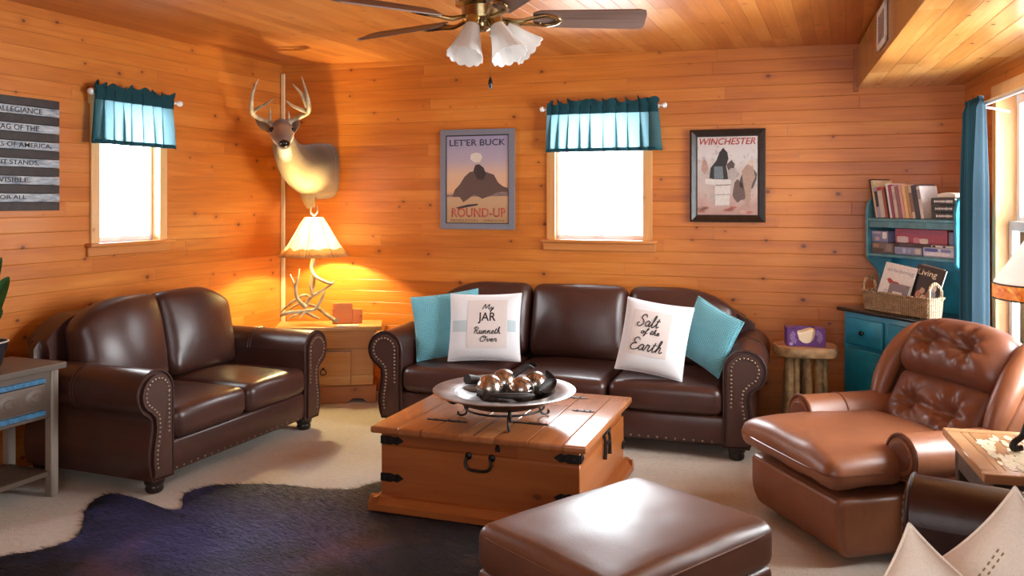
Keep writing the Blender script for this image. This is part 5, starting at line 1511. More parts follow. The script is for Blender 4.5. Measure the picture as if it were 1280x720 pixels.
def posterB(t,bm,w,h,y):
    m,nt,b=newmat('cloudy_print'); co=coord(nt); s=sep(nt,co); v=mrange(nt,s[2],-h/2,h/2)
    n=noi(nt,co,7,4,0.6); n2=noi(nt,co,22,4,0.7)
    c=ramp(nt,ma(nt,'ADD',v,ma(nt,'MULTIPLY',ma(nt,'SUBTRACT',n,0.5),0.5)),[(0.05,(0.40,0.17,0.12)),(0.25,(0.50,0.34,0.27)),(0.5,(0.48,0.38,0.33)),(0.75,(0.62,0.58,0.56)),(0.95,(0.58,0.50,0.47))])
    c=mix(nt,mrange(nt,n2,0.55,0.75),c,(0.20,0.13,0.11)); c=mix(nt,0.35,c,mix(nt,0.5,c,(0.55,0.5,0.47)))
    setc(nt,b,c); b.inputs['Roughness'].default_value=0.3
    p=mk('print',bm,m,t,smooth=False)
    def sh(pts,col,k):
        bm=BM(); prism(bm,[((a-0.5)*w,(c-0.5)*h) for a,c in pts],y-0.0004-0.0002*k,y); mk('printed_shape',bm,bmat(col),p,smooth=False)
    rnd=random.Random(11)
    def blob(cx,cz,rx,rz,col,k,n=14): sh([(cx+rx*math.cos(2*PI*j/n)*rnd.uniform(.75,1.15),cz+rz*math.sin(2*PI*j/n)*rnd.uniform(.75,1.15)) for j in range(n)],col,k)
    blob(0.85,0.45,0.14,0.17,(0.10,0.075,0.065),0); blob(0.70,0.30,0.12,0.14,(0.14,0.09,0.075),0)
    sh([(0.20,0.47),(0.22,0.60),(0.32,0.70),(0.37,0.80),(0.43,0.86),(0.50,0.80),(0.52,0.72),(0.48,0.62),(0.52,0.46),(0.36,0.44)],(0.022,0.020,0.020),1)
    sh([(0.28,0.46),(0.28,0.62),(0.42,0.62),(0.44,0.46)],(0.16,0.20,0.22),2)
    sh([(0.13,0.46),(0.56,0.45),(0.56,0.40),(0.53,0.12),(0.30,0.12),(0.29,0.38),(0.13,0.40)],(0.66,0.62,0.58),3)
    sh([(0.30,0.26),(0.55,0.265),(0.55,0.255),(0.30,0.25)],(0.30,0.25,0.22),4); sh([(0.30,0.385),(0.56,0.39),(0.56,0.378),(0.30,0.37)],(0.25,0.2,0.18),4)
    blob(0.56,0.62,0.07,0.08,(0.10,0.07,0.06),1); blob(0.58,0.52,0.09,0.09,(0.42,0.36,0.33),2)
    sh([(0.74,0.56),(0.82,0.64),(0.92,0.62),(0.96,0.48),(0.90,0.38),(0.88,0.20),(0.84,0.08),(0.78,0.10),(0.80,0.24),(0.76,0.40)],(0.40,0.27,0.20),2)
    blob(0.90,0.66,0.05,0.045,(0.62,0.47,0.36),3); blob(0.12,0.62,0.06,0.09,(0.42,0.26,0.20),1); blob(0.25,0.22,0.05,0.06,(0.44,0.36,0.33),1)
    for k in range(10): blob(rnd.uniform(0.05,0.95),rnd.uniform(0.03,0.1),0.07,0.02,rnd.choice([(0.40,0.13,0.10),(0.50,0.30,0.22),(0.30,0.12,0.09)]),1)
    lettering(p,'WINCHESTER',w*0.93,h*0.085,M_inkred,Matrix.Translation((0,y-0.0003,h*0.44))@RX90,shear=0.25,bold=0.012)
picture('framed_print',((863,163),(957,278)),'dark framed print lettered Winchester, right of the back window',0.048,M_kframe,0.028,posterB,bev=True)

def slatsign():
    M_sd=plain('sign_dark_slat',(0.030,0.022,0.020),0.6,var=0.4,vscale=25); 
    m,nt,b=newmat('sign_whitewashed'); n=noi(nt,nd(nt,'ShaderNodeMapping',{0:coord(nt),3:(3,1,14)}).outputs[0],3,4,0.65)
    setc(nt,b,ramp(nt,n,[(0.32,(0.10,0.13,0.18)),(0.5,(0.34,0.38,0.42)),(0.66,(0.52,0.55,0.57))])); b.inputs['Roughness'].default_value=0.6
    x1,zt,_=WL.hit(71,127); _,zb,_=WL.hit(71,263); W=0.98
    t=empty('slat_sign',M=WL.M@Matrix.Translation((x1-W,-0.004,zb)),label='striped wooden slat sign with pledge lettering left of the window',cat='sign')
    H=zt-zb; lines=['I PLEDGE ALLEGIANCE','TO THE FLAG OF THE','UNITED STATES OF AMERICA,','FOR WHICH IT STANDS,','INDIVISIBLE,','AND JUSTICE FOR ALL']
    bm=BM(); box(bm,0.02,W-0.02,-0.006,0,0.02,H-0.02); mk('backing',bm,M_sd,t,smooth=False)
    ends=[WL.hit(px,190)[0]-(x1-W) for px in (49,45,61,45,34,29)]
    hs=H/13
    for k in range(13):
        z0=H-(k+1)*hs
        bm=BM(); box(bm,0,W,-0.018,-0.006,z0+0.0012,z0+hs-0.0012,0.002,1)
        if k%2==0: mk('dark_slat',bm,M_sd,t)
        else:
            s=mk('pale_slat',bm,m,t); i=k//2
            l=lines[i]; hgt=hs*0.62; wd=min(W*0.95,len(l)*hs*0.52)
            right=ends[i]
            lettering(s,l,min(wd,right-0.03),hgt,M_ink,Matrix.Translation((right-min(wd,right-0.03)/2,-0.0182,z0+hs*0.5))@RX90,bold=0.008)
slatsign()

# vent on the soffit
def vent():
    x0,z1,_=WS.hit(1098,10); x1,z0,_=WS.hit(1110,72)
    xa,za,_=WS.hit(1109.5,10); xb,zb2,_=WS.hit(1097.5,72)
    xs=sorted((WS.hit(1099.5,60)[0],WS.hit(1110,30)[0])); 
    z0,z1=ZS+0.035,ZS+0.225
    t=empty('wall_vent',M=WS.M@Matrix.Translation((0,-0.002,0)),label='white vent grille on the soffit face',cat='vent')
    a,b=xs
    bm=BM(); f=0.025
    box(bm,a,b,-0.012,0,z0,z0+f,0.003,1); box(bm,a,b,-0.012,0,z1-f,z1,0.003,1); box(bm,a,a+f,-0.012,0,z0,z1,0.003,1); box(bm,b-f,b,-0.012,0,z0,z1,0.003,1)
    mk('frame',bm,M_vent,t)
    bm=BM(); box(bm,a+f,b-f,-0.003,0,z0+f,z1-f)
    for k in range(9):
        z=z0+f+(z1-z0-2*f)*(k+0.5)/9; box(bm,a+f,b-f,-0.009,-0.002,z-0.005,z+0.004)
    mk('grille',bm,M_ventdk,t,smooth=False)
vent()

# ================================================================== mounted deer
def furmat():
    m,nt,b=newmat('deer_fur'); at_=nd(nt,'ShaderNodeVertexColor',layer_name='fur').outputs[0]
    n=noi(nt,nd(nt,'ShaderNodeMapping',{0:coord(nt),3:(1,1,1)}).outputs[0],90,4,0.7)
    c=mix(nt,mrange(nt,n,0.3,0.7,0.0,0.5),at_,mix(nt,1.0,at_,(0.55,0.5,0.45),'MULTIPLY'))
    setc(nt,b,c); b.inputs['Roughness'].default_value=0.75; b.inputs['Sheen Weight'].default_value=0.3; b.inputs['Specular IOR Level'].default_value=0.25
    bump(nt,b,noi(nt,coord(nt),130,3,0.7),0.5,0.006); return m
def antlermat():
    m,nt,b=newmat('antler_horn'); n=noi(nt,coord(nt),14,4,0.6)
    setc(nt,b,ramp(nt,n,[(0.3,(0.20,0.13,0.07)),(0.5,(0.40,0.30,0.19)),(0.7,(0.58,0.48,0.34))])); b.inputs['Roughness'].default_value=0.45
    bump(nt,b,noi(nt,coord(nt),60,3,0.6),0.4,0.004); return m
M_fur=furmat(); M_ant=antlermat(); M_blackgloss=plain('black_gloss',(0.01,0.008,0.007),0.12)
def loft(bm, rings, seg=28, start=True, end=True, shape=None):
    """rings: (centre, side vector, up vector, rs, ru)"""
    R=[]
    for (c,sv,uv,rs,ru) in rings:
        ring=[]
        for k in range(seg):
            a=2*PI*k/seg; ca,sa=math.cos(a),math.sin(a)
            if shape: e=shape(len(R)); ca,sa=math.copysign(abs(ca)**e,ca),math.copysign(abs(sa)**e,sa)
            ring.append(bm.verts.new(Vector(c)+sv*(rs*ca)+uv*(ru*sa)))
        R.append(ring)
    for A,B in zip(R[:-1],R[1:]):
        for k in range(seg): bm.faces.new((A[k],A[(k+1)%seg],B[(k+1)%seg],B[k]))
    if start: bm.faces.new(R[0][::-1])
    if end: bm.faces.new(R[-1])
    return R
def deer():
    YW=WB.hit(404,214)[2].y
    base=WB.hit(404,214)[2]
    t=empty('deer_mount',M=axes(base,WB.u,WB.n,(0,0,1)),label='mounted whitetail deer head with antlers in the room corner',cat='taxidermy')
    Mi=(axes(base,WB.u,WB.n,(0,0,1))).inverted()
    def P(px,py,Y): return Mi@at(px,py,Y)
    # neck and shoulder
    ctr=[P(406,214,YW-0.012),P(401,214,YW-0.05),P(392,213,YW-0.13),P(380,210,YW-0.22),P(369,203,YW-0.31),P(361,193,YW-0.39),P(356,181,YW-0.46),P(354,169,YW-0.52)]
    rad=[(0.125,0.208),(0.138,0.212),(0.142,0.205),(0.135,0.185),(0.118,0.150),(0.100,0.118),(0.084,0.092),(0.065,0.066)]
    C,EX=crom(ctr,4,[r[0] for r in rad]); _,EU=crom(ctr,4,[r[1] for r in rad])
    rings=[]
    for i,c in enumerate(C):
        tg=(C[min(i+1,len(C)-1)]-C[max(i-1,0)]).normalized()
        if i<2: tg=Vector((0,-1,0)).lerp(tg,i/2).normalized()
        sv=tg.cross(Vector((0,0,1)))
        sv=sv.normalized(); uv=sv.cross(tg).normalized()
        rings.append((c,sv,uv,EX[i],EU[i]))
    bm=BM(); R=loft(bm,rings,36,shape=lambda i: min(1.0,0.62+0.03*i))
    # brisket and upper leg stub
    body_cnt=len(bm.verts)
    o_c=P(386,240,YW-0.20); 
    tube(bm,[P(384,232,YW-0.17),P(385,243,YW-0.185),P(387,253,YW-0.19),P(389,260,YW-0.185)],[0.075,0.058,0.042,0.028],16,smooth=4)
    # head (same continuous skin colour layer)
    poll=P(352,160,YW-0.53); nose=P(355.5,180.5,YW-0.80)
    ax=(nose-poll).normalized(); sv=ax.cross(Vector((0,0,1))).normalized(); uv=sv.cross(ax).normalized()
    hp=[(-0.075,0.012,0.015,-0.005),(-0.06,0.045,0.050,-0.005),(0.0,0.074,0.078,-0.008),(0.06,0.084,0.082,-0.012),(0.115,0.076,0.075,-0.016),(0.17,0.058,0.060,-0.018),(0.22,0.047,0.048,-0.018),(0.265,0.043,0.041,-0.016),(0.295,0.038,0.034,-0.012),(0.312,0.022,0.020,-0.010)]
    bm.verts.index_update(); neckn=len(bm.verts)
    hr=[(poll+ax*d+uv*dz,sv,uv,rs,ru) for d,rs,ru,dz in hp]
    loft(bm,hr,28)
    # shape: brow ridges and eye sockets
    cl=bm.loops.layers.float_color.new('fur')
    bm.verts.index_update()
    def col(p,ishead):
        d=(p-poll).dot(ax); lat=(p-poll).dot(sv); up=(p-poll).dot(uv); off=(p-poll-ax*d).length
        z=p.z
        brown=Vector((0.235,0.135,0.065)); grey=Vector((0.095,0.062,0.036)); tan=Vector((0.33,0.21,0.10)); white=Vector((0.80,0.72,0.58)); dark=Vector((0.105,0.034,0.012))
        if ishead:
            c=Vector((0.36,0.20,0.095)).lerp(Vector((0.20,0.125,0.075)),max(0,min(1,(d-0.13)/0.08)))
            f=max(0,min(1,(0.115-d)/0.05))*max(0,min(1,(up-0.01)/0.035)); c=c.lerp(dark,f)
            f=max(0,min(1,(-up-0.020)/0.025)); c=c.lerp(white,f)
            f=max(0,min(1,(d-0.255)/0.03)); c=c.lerp(Vector((0.30,0.22,0.16)),f*0.7)
            eye=min((p-e).length for e in eyes); f=max(0,1-eye/0.045); c=c.lerp(Vector((0.46,0.33,0.21)),f*0.8)
            return c
        thr=(p-throat).length; f=max(0,min(1,(0.118-thr)/0.025))
        hgt=(z-zmid(p))/0.16
        c=grey.lerp(tan,max(0,min(1,0.5-hgt*0.85)))
        # darker mane down the back of the neck
        c=c.lerp(Vector((0.13,0.085,0.055)),max(0,min(1,(hgt-0.75)/0.4)))
        return c.lerp(white,f)
    Pn=P(352,160,YW-0.47)
    throat=P(355,198,YW-0.60)
    def zmid(p):
        k=min(range(len(C)),key=lambda i:(C[i]-p).length); return C[k].z
    eyes=[poll+ax*0.095+sv*s*0.071+uv*0.022 for s in (-1,1)]
    for f in bm.faces:
        for l in f.loops:
            c=col(l.vert.co,l.vert.index>=neckn); l[cl]=(c.x,c.y,c.z,1)
    mk('body',bm,M_fur,t,ang=80)
    # throat patch is only fur colour; nose, eyes
    bm=BM(); sphere(bm,nose-ax*0.006+uv*0.004,0.036,18,12,(1,1,0.75)); nz=mk('nose',bm,M_blackgloss,t)
    for e in eyes:
        bm=BM(); sphere(bm,e,0.0185,14,10); mk('eye',bm,M_blackgloss,t)
    # ears
    for (pts) in ([P(340,165,YW-0.52),P(333,158,YW-0.54),P(326,152,YW-0.55),P(319.5,147,YW-0.54)],[P(362,165,YW-0.52),P(366,160,YW-0.54),P(370,155,YW-0.55),P(372.5,150,YW-0.54)]):
        bm=BM(); n=len(pts); pp,rr=crom(pts,5,[0.016,0.040,0.036,0.006])
        rings=[]
        for i,c in enumerate(pp):
            tg=(pp[min(i+1,len(pp)-1)]-pp[max(i-1,0)]).normalized(); s1=tg.cross(Vector((0,-1,0.2))).normalized(); u1=s1.cross(tg)
            rings.append((c,s1,u1,rr[i],0.010))
        loft(bm,rings,14)
        cl=bm.loops.layers.float_color.new('fur')
        for f in bm.faces:
            for l in f.loops: l[cl]=(0.17,0.10,0.06,1)
        mk('ear',bm,M_fur,t,ang=80)
    # antlers
    D0=YW-0.55
    def beam(list_):
        bm=BM()
        for pts,rr in list_: tube(bm,[P(x,y,D0-d) for x,y,d in pts],rr,12,smooth=5)
        return mk('antler',bm,M_ant,t,ang=80)
    beam([([(342,157,0),(336,153,-0.01),(324,148,0.01),(315.5,142,0.06),(314,132,0.12),(316,116,0.15),(322.5,99,0.14)],[0.021,0.018,0.017,0.017,0.015,0.011,0.004]),
          ([(316,141,0.06),(322,135.5,0.09),(331,131,0.11),(342.5,123.5,0.13)],[0.014,0.012,0.010,0.003]),
          ([(338,153,-0.005),(337.5,143,0.03),(337,133,0.04)],[0.011,0.009,0.003])])
    beam([([(360,156,0),(366,150.5,-0.01),(377,145,0.01),(385,140,0.06),(386,130,0.12),(382,113,0.15),(377,96,0.14)],[0.021,0.018,0.017,0.017,0.015,0.011,0.004]),
          ([(383.5,134,0.10),(377,118,0.14),(365.5,105,0.14)],[0.014,0.012,0.003]),
          ([(383,139.5,0.06),(369,134,0.10),(357.5,126,0.12)],[0.015,0.012,0.003]),
          ([(361.5,152,-0.005),(361,146,0.03),(360.5,139,0.04)],[0.011,0.009,0.003])])
deer()

# ================================================================== antler lamp on the end table
def shademat(name,c1,c2,trans=0.55):
    m=bpy.data.materials.new(name); m.use_nodes=True; nt=m.node_tree; b=nt.nodes['Principled BSDF']; out=nt.nodes['Material Output']
    co=coord(nt); n=noi(nt,co,9,4,0.6,0.8); col=ramp(nt,n,[(0.35,c1),(0.65,c2)])
    nt.links.new(col,b.inputs['Base Color']); b.inputs['Roughness'].default_value=0.6
    tr=nd(nt,'ShaderNodeBsdfTranslucent'); nt.links.new(col,tr.inputs[0])
    mx=nd(nt,'ShaderNodeMixShader',{0:trans,1:b.outputs[0],2:tr.outputs[0]}); nt.links.new(mx.outputs[0],out.inputs[0]); return m
M_hide=shademat('rawhide_shade',(0.86,0.76,0.56),(0.95,0.90,0.76))
M_hide2=shademat('rawhide_border',(0.34,0.16,0.06),(0.60,0.36,0.16),0.4)
M_lace=plain('leather_lace',(0.20,0.10,0.045),0.7)
M_bulb=emat('lit_bulb',(1.0,0.80,0.50),12.0)
LAMP=at(392.5,320,6.08)
def antlerlamp():
    b=Vector((LAMP.x,LAMP.y,ET_Z)); t=empty('antler_lamp',b,0,label='lit table lamp of shed antlers with rawhide shade',cat='lamp')
    def P(cx,cy,d=0.0): return at(340+cx/7.2,320+cy/7.2+0.0,6.06-d)-b
    M=M_ant
    def ant(lst):
        bm=BM()
        for pts,rr in lst:
            q=[P(*p) for p in pts]
            for k in q: k.z=max(k.z,0.013)
            tube(bm,q,rr,10,smooth=5)
        mk('antler',bm,M,t,ang=80)
    ant([([(378,-60,0),(370,20,0),(352,95,0),(380,170,0.02),(440,215,0.05),(535,250,0.07),(552,222,0.06)],[0.009,0.010,0.012,0.013,0.013,0.011,0.004]),
         ([(385,180,0.02),(375,260,0.0),(350,360,-0.02)],[0.011,0.010,0.009])])
    ant([([(290,465,0.02),(345,375,0.03),(420,330,0.05),(535,258,0.06)],[0.018,0.013,0.011,0.006]),
         ([(365,345,0.04),(345,265,0.05),(350,170,0.04)],[0.011,0.009,0.004])])
    ant([([(300,460,0.06),(230,385,0.08),(212,300,0.09),(230,210,0.08),(248,115,0.06)],[0.017,0.012,0.011,0.009,0.004]),
         ([(210,300,0.09),(195,240,0.08),(163,168,0.06)],[0.010,0.008,0.004])])
    ant([([(75,545,0.10),(110,520,0.10),(200,505,0.09),(330,490,0.07),(390,475,0.06),(445,390,0.05),(475,310,0.03)],[0.006,0.014,0.014,0.013,0.012,0.010,0.005])])
    ant([([(300,435,-0.03),(400,460,0.0),(480,520,0.08),(560,575,0.12),(582,580,0.13)],[0.011,0.014,0.014,0.015,0.019])])
    ant([([(70,512,-0.04),(170,425,-0.02),(285,352,0.0),(340,372,0.0)],[0.004,0.010,0.011,0.010]),([(140,570,0.05),(220,530,0.02),(320,495,0.0)],[0.004,0.009,0.010])])
    ant([([(245,570,0.12),(300,508,0.08),(370,540,0.08),(430,565,0.10)],[0.004,0.011,0.011,0.006])])
    ant([([(150,490,-0.05),(240,430,-0.06),(330,440,-0.05)],[0.004,0.010,0.011])])
    zs0=LAMP.z-ET_Z; zs1=EYE-(272-HOR)/F*6.08-ET_Z
    H=zs1-zs0; R0=0.255; R1=0.068
    prof=[(R1,zs1),(R1+0.030,zs1-H*0.16),(R1+0.068,zs1-H*0.40),(R1+0.118,zs1-H*0.70),(R0-0.030,zs1-H*0.88),(R0,zs0)]
    facet=lambda a,z: 1-0.022*abs(math.sin(a*4))
    inner=[(r-0.003,z) for r,z in prof[::-1]]
    bm=BM(); rings=lathe(bm,prof+inner,48,rf=facet)
    for k in range(48): bm.faces.new((rings[-1][k],rings[-1][(k+1)%48],rings[0][(k+1)%48],rings[0][k]))
    sh=mk('lamp_shade',bm,M_hide,t,ang=60)
    bm=BM(); pr=[(R0-0.060,zs0+H*0.22),(R0-0.028,zs0+H*0.12),(R0+0.0015,zs0)]
    rr=[]
    for k in range(96):
        a=2*PI*k/96; hgt=0.20+0.10*mnoise.noise(Vector((math.cos(a)*3,math.sin(a)*3,0)))
        col=[]
        for f in (0,0.5,1.0):
            z=zs0+H*hgt*f
            # radius on the shade at this height
            zz=[p[1] for p in prof][::-1]; rrr=[p[0] for p in prof][::-1]
            for i in range(len(zz)-1):
                if zz[i]<=z<=zz[i+1] or i==len(zz)-2:
                    r=rrr[i]+(rrr[i+1]-rrr[i])*(z-zz[i])/(zz[i+1]-zz[i]); break
            r=(r+0.0015)*facet(a,z); col.append(bm.verts.new((r*math.cos(a),r*math.sin(a),z)))
        rr.append(col)
    for k in range(96):
        for j in range(2): bm.faces.new((rr[k][j],rr[(k+1)%96][j],rr[(k+1)%96][j+1],rr[k][j+1]))
    mk('painted_border',bm,M_hide2,sh,ang=80)
    bm=BM()
    for k in range(8):
        a=PI/8+k*PI/4-PI/8
        tube(bm,[((r+0.001)*facet(a,z)*math.cos(a),(r+0.001)*facet(a,z)*math.sin(a),z) for r,z in prof],0.0022,5)
    mk('lacing',bm,M_lace,sh)
    bm=BM(); sphere(bm,(0,0,zs0+0.10),0.030,14,10); lathe(bm,[(0.013,zs0+0.03),(0.014,zs0+0.075)],12); mk('bulb',bm,M_bulb,t)
    bm=BM(); tube(bm,[(0,0,zs0-0.07),(0,0,zs0+0.03)],0.010,10)
    for k in range(3):
        a=2*PI*k/3; tube(bm,[(0.012*math.cos(a),0.012*math.sin(a),zs1-0.012),((R1-0.003)*math.cos(a),(R1-0.003)*math.sin(a),zs1-0.006)],0.002,5)
    tube(bm,[(0,0,zs0+0.03),(0.055,0,zs0+0.10),(0.03,0,zs1-0.03),(0,0,zs1-0.01),(-0.03,0,zs1-0.03),(-0.055,0,zs0+0.10),(0,0,zs0+0.03)],0.002,5)
    mk('harp',bm,M_nail,t)
    bm=BM()
    tube(bm,[(0,0,zs1-0.01),(0,0,zs1+0.02)],0.007,8)
    tube(bm,[(0,0,zs1+0.015),(-0.022,0,zs1+0.04),(-0.020,0,zs1+0.085)],[0.007,0.007,0.003],8,smooth=4); tube(bm,[(0,0,zs1+0.015),(0.022,0,zs1+0.04),(0.022,0,zs1+0.085)],[0.007,0.007,0.003],8,smooth=4)
    mk('finial',bm,M,t)
    l=bpy.data.lights.new('lamp_light','POINT'); l.energy=72; l.color=(1.0,0.82,0.40); l.shadow_soft_size=0.035
    o=bpy.data.objects.new('lamp_light',l); COL.objects.link(o); o.location=b+Vector((0,0,zs0+0.145))
antlerlamp()
# letter holder and card on the end table
def letterholder():
    m=plankmat('red_cedar',((0.36,0.075,0.018),(0.50,0.13,0.03),(0.60,0.19,0.05)),'Z','X',0.2,2.0,rough=0.4,knot=1.0,groove=0.0,knotscale=12)
    c=at(434,398,6.10); t=empty('letter_holder',Vector((c.x,c.y,ET_Z+0.0005)),math.radians(8),label='small stepped red cedar letter holder beside the antler lamp',cat='letter holder')
    bm=BM(); prism(bm,[(-0.105,0),(-0.105,0.112),(-0.082,0.112),(-0.078,0.150),(0.038,0.150),(0.038,0)],-0.010,0.004,bev=0.002,seg=1); mk('front_board',bm,m,t)
    bm=BM(); prism(bm,[(0.039,0),(0.039,0.104),(0.105,0.102),(0.105,0)],-0.006,0.008,bev=0.002,seg=1); mk('side_board',bm,m,t)
    bm=BM(); prism(bm,[(-0.105,0),(-0.105,0.145),(-0.085,0.145),(-0.085,0.105),(0.105,0.1),(0.105,0)],0.038,0.050,bev=0.002,seg=1); mk('back_board',bm,m,t)
    bm=BM(); box(bm,-0.105,0.100,-0.010,0.050,0,0.010); mk('bottom_board',bm,m,t)
letterholder()
def card():
    c=onfloor(442,401.5,ET_Z+0.003)
    bm=BM(); box(bm,-0.075,0.075,-0.032,0.032,0.0005,0.007,0.001,1)
    o=mk('notepad',bm,plain('white_notepad',(0.85,0.80,0.68),0.6),loc=Vector((c.x,min(c.y,5.985),ET_Z)),rz=0.14); setp(o,'white notepad lying flat at the end table front edge','notepad')
card()

# ================================================================== ceiling fan
M_brass=plain('antique_brass',(0.42,0.32,0.16),0.22,1.0,var=0.25,vscale=15)
M_blade=plankmat('walnut_fan_blade',((0.075,0.040,0.030),(0.13,0.075,0.058),(0.19,0.115,0.09)),'Y','X',0.5,3.0,rough=0.45,knot=0.0,groove=0.0,grain=1.8)
def frostmat():
    m=bpy.data.materials.new('frosted_glass'); m.use_nodes=True; nt=m.node_tree; b=nt.nodes['Principled BSDF']; out=nt.nodes['Material Output']
    b.inputs['Base Color'].default_value=(0.88,0.87,0.85,1); b.inputs['Roughness'].default_value=0.25
    tr=nd(nt,'ShaderNodeBsdfTranslucent',{0:(0.9,0.89,0.87,1)})
    mx=nd(nt,'ShaderNodeMixShader',{0:0.5,1:b.outputs[0],2:tr.outputs[0]}); nt.links.new(mx.outputs[0],out.inputs[0]); return m
M_frost=frostmat()
def fan():
    cx,cy=-0.126,3.60; zc=ceilz(cx,cy); zb=2.195; zl=2.262
    t=empty('ceiling_fan',Vector((cx,cy,0)),0,label='brass ceiling fan with brown blades and white glass lights',cat='ceiling fan')
    bm=BM(); r=lathe(bm,[(0.06,zc+0.004),(0.075,zc-0.01),(0.07,zc-0.035),(0.03,zc-0.05),(0.018,zc-0.055),(0.018,2.315),(0.045,2.31),(0.095,2.295),(0.115,2.275),(0.115,2.255),(0.09,2.245),(0.085,zb),(0.06,zb-0.012),(0.055,zb-0.02)],36); caps(bm,r)
    mk('motor_housing',bm,M_brass,t,ang=35)
    bm=BM(); r=lathe(bm,[(0.05,zl-0.018),(0.062,zl-0.025),(0.066,zl-0.04),(0.062,zl-0.075),(0.045,zl-0.085),(0.042,zl-0.10),(0.028,zl-0.112),(0.012,zl-0.118)],32); caps(bm,r); mk('light_fitter',bm,M_brass,t,ang=35)
    for k,ad in enumerate((1,73,145,214,287)):
        R=Matrix.Rotation(math.radians(ad),4,'Z')
        bm=BM(); out=[]
        L0,L1,w0,w1=0.215,0.695,0.056,0.068
        out=[(L0,-w0*0.7),(L0+0.03,-w0),(L1-0.03,-w1),(L1-0.006,-w1+0.008),(L1,-w1+0.03),(L1,w1-0.03),(L1-0.006,w1-0.008),(L1-0.03,w1),(L0+0.03,w0),(L0,w0*0.7)]
        prism(bm,out,-0.003,0.003,plane='XY')
        bl=mk('blade',bm,M_blade,t,M=R@Matrix.Translation((0,0,zb+0.005))@Matrix.Rotation(math.radians(-24),4,'X'),smooth=False)
        bm=BM()
        for s in (-1,1): tube(bm,[(-0.13,0,0.0),(-0.06,s*0.010,-0.018),(0.0,s*0.022,-0.012),(0.055,s*0.034,-0.009),(0.10,s*0.020,-0.009),(0.115,0,-0.009)],[0.008,0.009,0.008,0.008,0.008,0.008],8,smooth=5)
        for q in ((0.03,0.02),(0.03,-0.02),(0.10,0)): sphere(bm,(q[0],q[1],-0.006),0.006,8,5)
        mk('blade_iron',bm,M_brass,bl,M=Matrix.Translation((0.215,0,0)))
    # three glass bells
    for k,ad in enumerate((-118,-42,22)):
        R=Matrix.Translation((0,0,zl-0.062))@Matrix.Rotation(math.radians(ad),4,'Z')
        tilt=math.radians((24,28,52)[k])
        T=R@Matrix.Translation((0.062,0,0.002))@Matrix.Rotation(-tilt,4,'Y')
        bm=BM(); tube(bm,[(0.04,0,0.01),(0.058,0,0.012),(0.066,0,0.0)],0.011,10,smooth=4); arm=mk('light_arm',bm,M_brass,t,M=R)
        bm=BM(); r=lathe(bm,[(0.010,0.0),(0.022,-0.004),(0.030,-0.012),(0.031,-0.040),(0.033,-0.042),(0.033,-0.050),(0.029,-0.052)],24); caps(bm,r)
        so=mk('socket_cup',bm,M_brass,t,M=T,ang=35)
        sc=lambda a,z: 1+0.030*max(0,(-z-0.07)/0.13)*abs(math.sin(a*6))*1.6
        prof=[(0.028,-0.046),(0.033,-0.060),(0.040,-0.085),(0.047,-0.115),(0.055,-0.145),(0.066,-0.178),(0.075,-0.200)]
        bm=BM(); rings=lathe(bm,prof+[(r-0.003,z) for r,z in prof[::-1]],72,rf=sc)
        for ring in (rings[6],rings[7]):
            for j,v in enumerate(ring): v.co.z+=0.008*(abs(math.sin(2*PI*j/72*6))-0.5)*-1.0
        mk('glass_shade',bm,M_frost,t,M=T,ang=60)
        bm=BM(); sphere(bm,(0,0,-0.105),0.024,12,8,(1,1,1.3)); lathe(bm,[(0.013,-0.085),(0.013,-0.045)],10); mk('bulb',bm,M_white,t,M=T)
    # pull chains
    p=at(613,104,3.55)-Vector((cx,cy,0))
    bm=BM(); tube(bm,[(p.x,p.y,zl-0.10),(p.x,p.y,p.z+0.02)],0.0012,5); ch=mk('pull_chain',bm,M_brass,t)
    bm=BM(); lathe(bm,[(0.001,p.z+0.026),(0.004,p.z+0.024),(0.008,p.z+0.012),(0.0095,p.z),(0.008,p.z-0.014),(0.004,p.z-0.025),(0.001,p.z-0.026)],14,Matrix.Translation((p.x,p.y,0))); mk('pull_knob',bm,M_knob,ch)
fan()

# ================================================================== plate on stand with ornaments
M_pewter=plain('aged_pewter',(0.46,0.43,0.42),0.30,0.85,var=0.3,vscale=12)
M_bronze=plain('dark_bronze',(0.060,0.042,0.036),0.38,0.7,var=0.4,vscale=14)
def mercurymat():
    m,nt,b=newmat('mercury_glass'); n=noi(nt,coord(nt),16,5,0.68,0.8)
    setc(nt,b,ramp(nt,n,[(0.36,(0.10,0.075,0.055)),(0.47,(0.36,0.31,0.26)),(0.6,(0.78,0.76,0.73))])); b.inputs['Metallic'].default_value=0.95
    nt.links.new(mrange(nt,n,0.35,0.6,0.4,0.12),b.inputs['Roughness']); return m
M_merc=mercurymat()
M_pod=plain('black_seed_pod',(0.022,0.017,0.015),0.6,var=0.4,vscale=30,bmp=0.4,bscale=40); M_podlt=plain('brown_pod',(0.10,0.065,0.045),0.6,var=0.4,vscale=30)
ztop=0.401
BC=Vector((-0.036,3.97,ztop)); RIM=0.145
